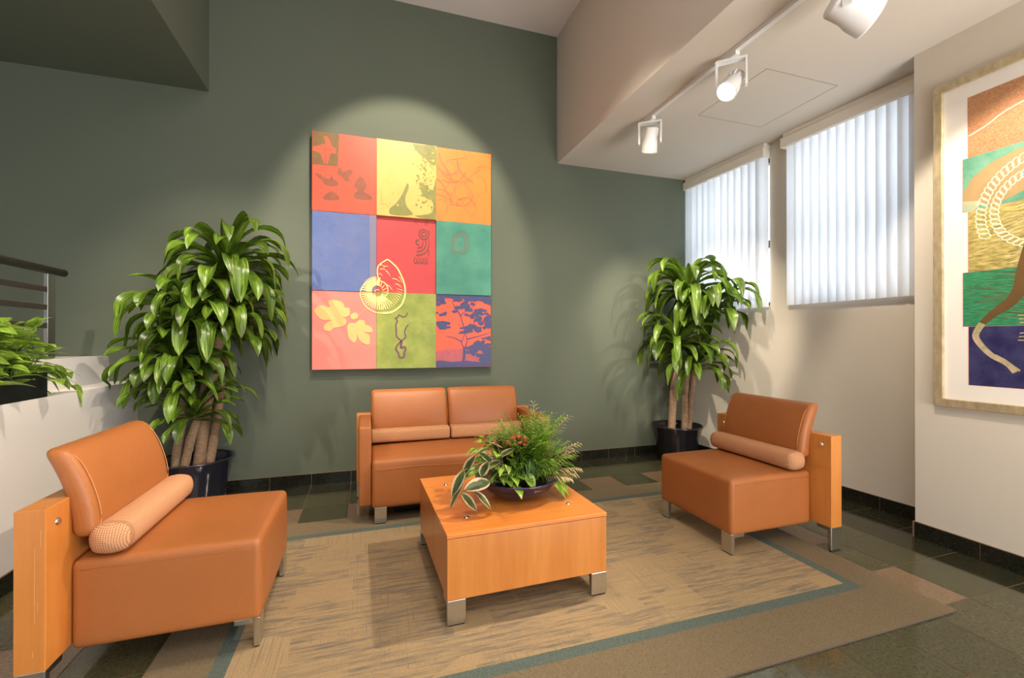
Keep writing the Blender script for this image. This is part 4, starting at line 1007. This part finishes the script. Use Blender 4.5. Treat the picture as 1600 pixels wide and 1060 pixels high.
def ppoly(pts, k, off):
    from mathutils.geometry import tessellate_polygon
    lv[0] += 1; x_ = -.0125 - off - .00003 * (lv[0] % 10)
    for t_ in tessellate_polygon([[Vector((a, b, 0)) for a, b in pts]]):
        pr_.add([(x_, pts[i][0], pts[i][1]) for i in t_], [(0, 1, 2)], pk.index(k))
def pstroke(pts, w0, k, w1=None, off=.0010):
    w1 = w0 if w1 is None else w1; pts = smooth(pts); n = len(pts); lv[0] += 1; x_ = -.0125 - off - .00003 * (lv[0] % 10); A_, B_ = [], []
    for i, p in enumerate(pts):
        a, b = Vector(pts[max(i - 1, 0)]), Vector(pts[min(i + 1, n - 1)]); d = (b - a).normalized(); nn = Vector((-d.y, d.x)); w = (w0 + (w1 - w0) * i / (n - 1)) / 2
        A_.append(Vector(p) + nn * w); B_.append(Vector(p) - nn * w)
    for i in range(n - 1):
        q = [A_[i], A_[i + 1], B_[i + 1], B_[i]]
        if all(Yr < v.x < Yl2 for v in q): pr_.add([(x_, v.x, v.y) for v in q], [(0, 1, 2, 3)], pk.index(k))
def Q(y, z): return (y - oy, z - oz)
pstroke([Q(1.715, 2.53), Q(1.63, 2.56), Q(1.56, 2.60), Q(1.45, 2.63), Q(1.3, 2.66)], .008, 'pale')
# tan field and coiled rope
ppoly([Q(1.742, 2.12), Q(1.74, 2.20), Q(1.70, 2.27), Q(1.62, 2.33), Q(1.50, 2.37), Q(1.30, 2.37), Q(1.30, 2.20), Q(1.45, 2.14), Q(1.60, 2.08), Q(1.66, 2.10)], 'tan', .0007)
for r0, w_, a0, a1, cy_, cz_ in ((.30, .024, -20, 200, 1.36, 2.02), (.20, .020, -150, 150, 1.40, 2.03)):   # two ropes of small loops
    n_ = int(r0 * R(a1 - a0) / .028)
    for k in range(n_):
        a = R(a0 + (a1 - a0) * k / n_); c1 = Vector((cy_ + r0 * math.cos(a), cz_ + r0 * 1.05 * math.sin(a)))
        tdir = Vector((-math.sin(a), math.cos(a))); nd = Vector((math.cos(a), math.sin(a)))
        lp = [c1 + tdir * (.018 * math.cos(t_)) + nd * (w_ * math.sin(t_)) + tdir * .010 * math.sin(t_) for t_ in [j * math.pi / 4 for j in range(9)]]
        pstroke([Q(v.x, v.y) for v in lp], .006, 'pale')
for k in range(9):
    pstroke([Q(1.742, 2.14 - k * .008), Q(1.70, 2.13 - k * .007), Q(1.66, 2.125 - k * .002)], .0025, 'pale')
for k in range(46):
    z_ = 1.40 + k * .0066; y0_ = ar.uniform(1.45, 1.72); pstroke([Q(y0_, z_ + .03), Q(y0_ - .06, z_ + .018), Q(y0_ - .14, z_)], .003, 'brown', .001, .0008)
for k in range(40):
    z_ = 1.73 + k * .0085; y0_ = ar.uniform(1.40, 1.70); pstroke([Q(y0_, z_), Q(y0_ - .05, z_ + .012), Q(y0_ - .11, z_ + .03)], .003, 'pale' if k % 2 else 'brown', .001, .0008)
# brown limb over the green band and the pale forked limb under it
pstroke([Q(1.40, 1.98), Q(1.465, 1.72), Q(1.49, 1.60), Q(1.53, 1.52), Q(1.60, 1.46), Q(1.655, 1.40)], .085, 'brown', .030)
pstroke([Q(1.655, 1.40), Q(1.685, 1.33), Q(1.66, 1.27), Q(1.61, 1.21), Q(1.55, 1.17), Q(1.515, 1.12)], .034, 'skin', .024)
pstroke([Q(1.60, 1.21), Q(1.56, 1.185), Q(1.52, 1.15), Q(1.495, 1.13)], .022, 'skin', .012)
for r0 in (.03, .05, .07): pstroke([Q(1.49 + r0 * math.cos(R(t_)), 1.37 + r0 * math.sin(R(t_))) for t_ in range(80, 300, 20)], .006, 'skin')
pr_.build('print_sheet', pms, fp, recalc=False)


# ------------------------------------------------------------------ track and spotlights
tk = tag(MB().box(2.252, 2.288, YN, 3.36, ZS - .028, ZS).build('lighting_track', M['white'], bevel=.002), 'white lighting track running along the soffit', 'lighting track')
def spotlight(label, y, yaw, aim, lit, drop=.05, bodyr=.062, group='white spotlights on the track'):
    px, pz = 2.27, ZS - .028
    r = thing('track_spotlight', label, 'spotlight', (px, y, pz), 0, group)
    MB().box(-.018, .018, -.055, .055, -.026, 0).build('track_adapter', M['white'], r, bevel=.003)
    y_ = MB(); w_ = bodyr * 1.06 + .014; L = .215 + (.06 if bodyr > .08 else 0)
    y_.box(-w_ - .014, w_ + .014, -.022, .022, -.040, -.026)
    for s_ in (-1, 1):
        a, b = sorted((s_ * w_, s_ * (w_ + .014))); y_.box(a, b, -.022, .022, -L, -.040)
    yk = y_.build('yoke', M['white'], r, (0, 0, 0), (0, 0, yaw), bevel=.003)
    piv = Vector((px, y, pz - L + .02)); d = (Vector(aim) - piv).normalized()
    q = d.to_track_quat('-Z', 'X').to_euler()
    body = MB().lathe([(0, .115), (bodyr * .72, .115), (bodyr * .80, .108), (bodyr * .84, .03), (bodyr * .98, -.01), (bodyr * 1.06, -.075), (bodyr * 1.06, -.085), (bodyr * .96, -.085), (bodyr * .9, -.078)], 36)
    for k in range(7):
        a = k * R(26) - R(78); ca, sa = math.cos(a), math.sin(a); rr_ = bodyr * .8
        body.add([(rr_ * ca, rr_ * sa, .04), ((rr_ + .012) * ca, (rr_ + .012) * sa, .045), ((rr_ + .012) * ca, (rr_ + .012) * sa, .10), (rr_ * ca, rr_ * sa, .108)], [(0, 1, 2, 3)])
    bd = body.build('lamp_body', M['white'], r, (0, 0, -L + .02), q)
    MB().lathe([(0, -.079), (bodyr * .93, -.078)], 32).build('lens', M['lens_on'] if lit else M['lens_off'], bd)
    return r
spotlight('small white track spotlight nearest the green wall, lamp turned away', 3.22, R(-38), (2.75, 4.3, 0.9), False)
spotlight('white track spotlight with its glowing lens facing the seats', 2.34, R(-42), (0.1, 1.75, 0.5), True)
spotlight('white track spotlight cut by the top edge of the photo, nearest the viewer', 1.56, R(20), (3.46, 1.10, 2.3), False, bodyr=.086)
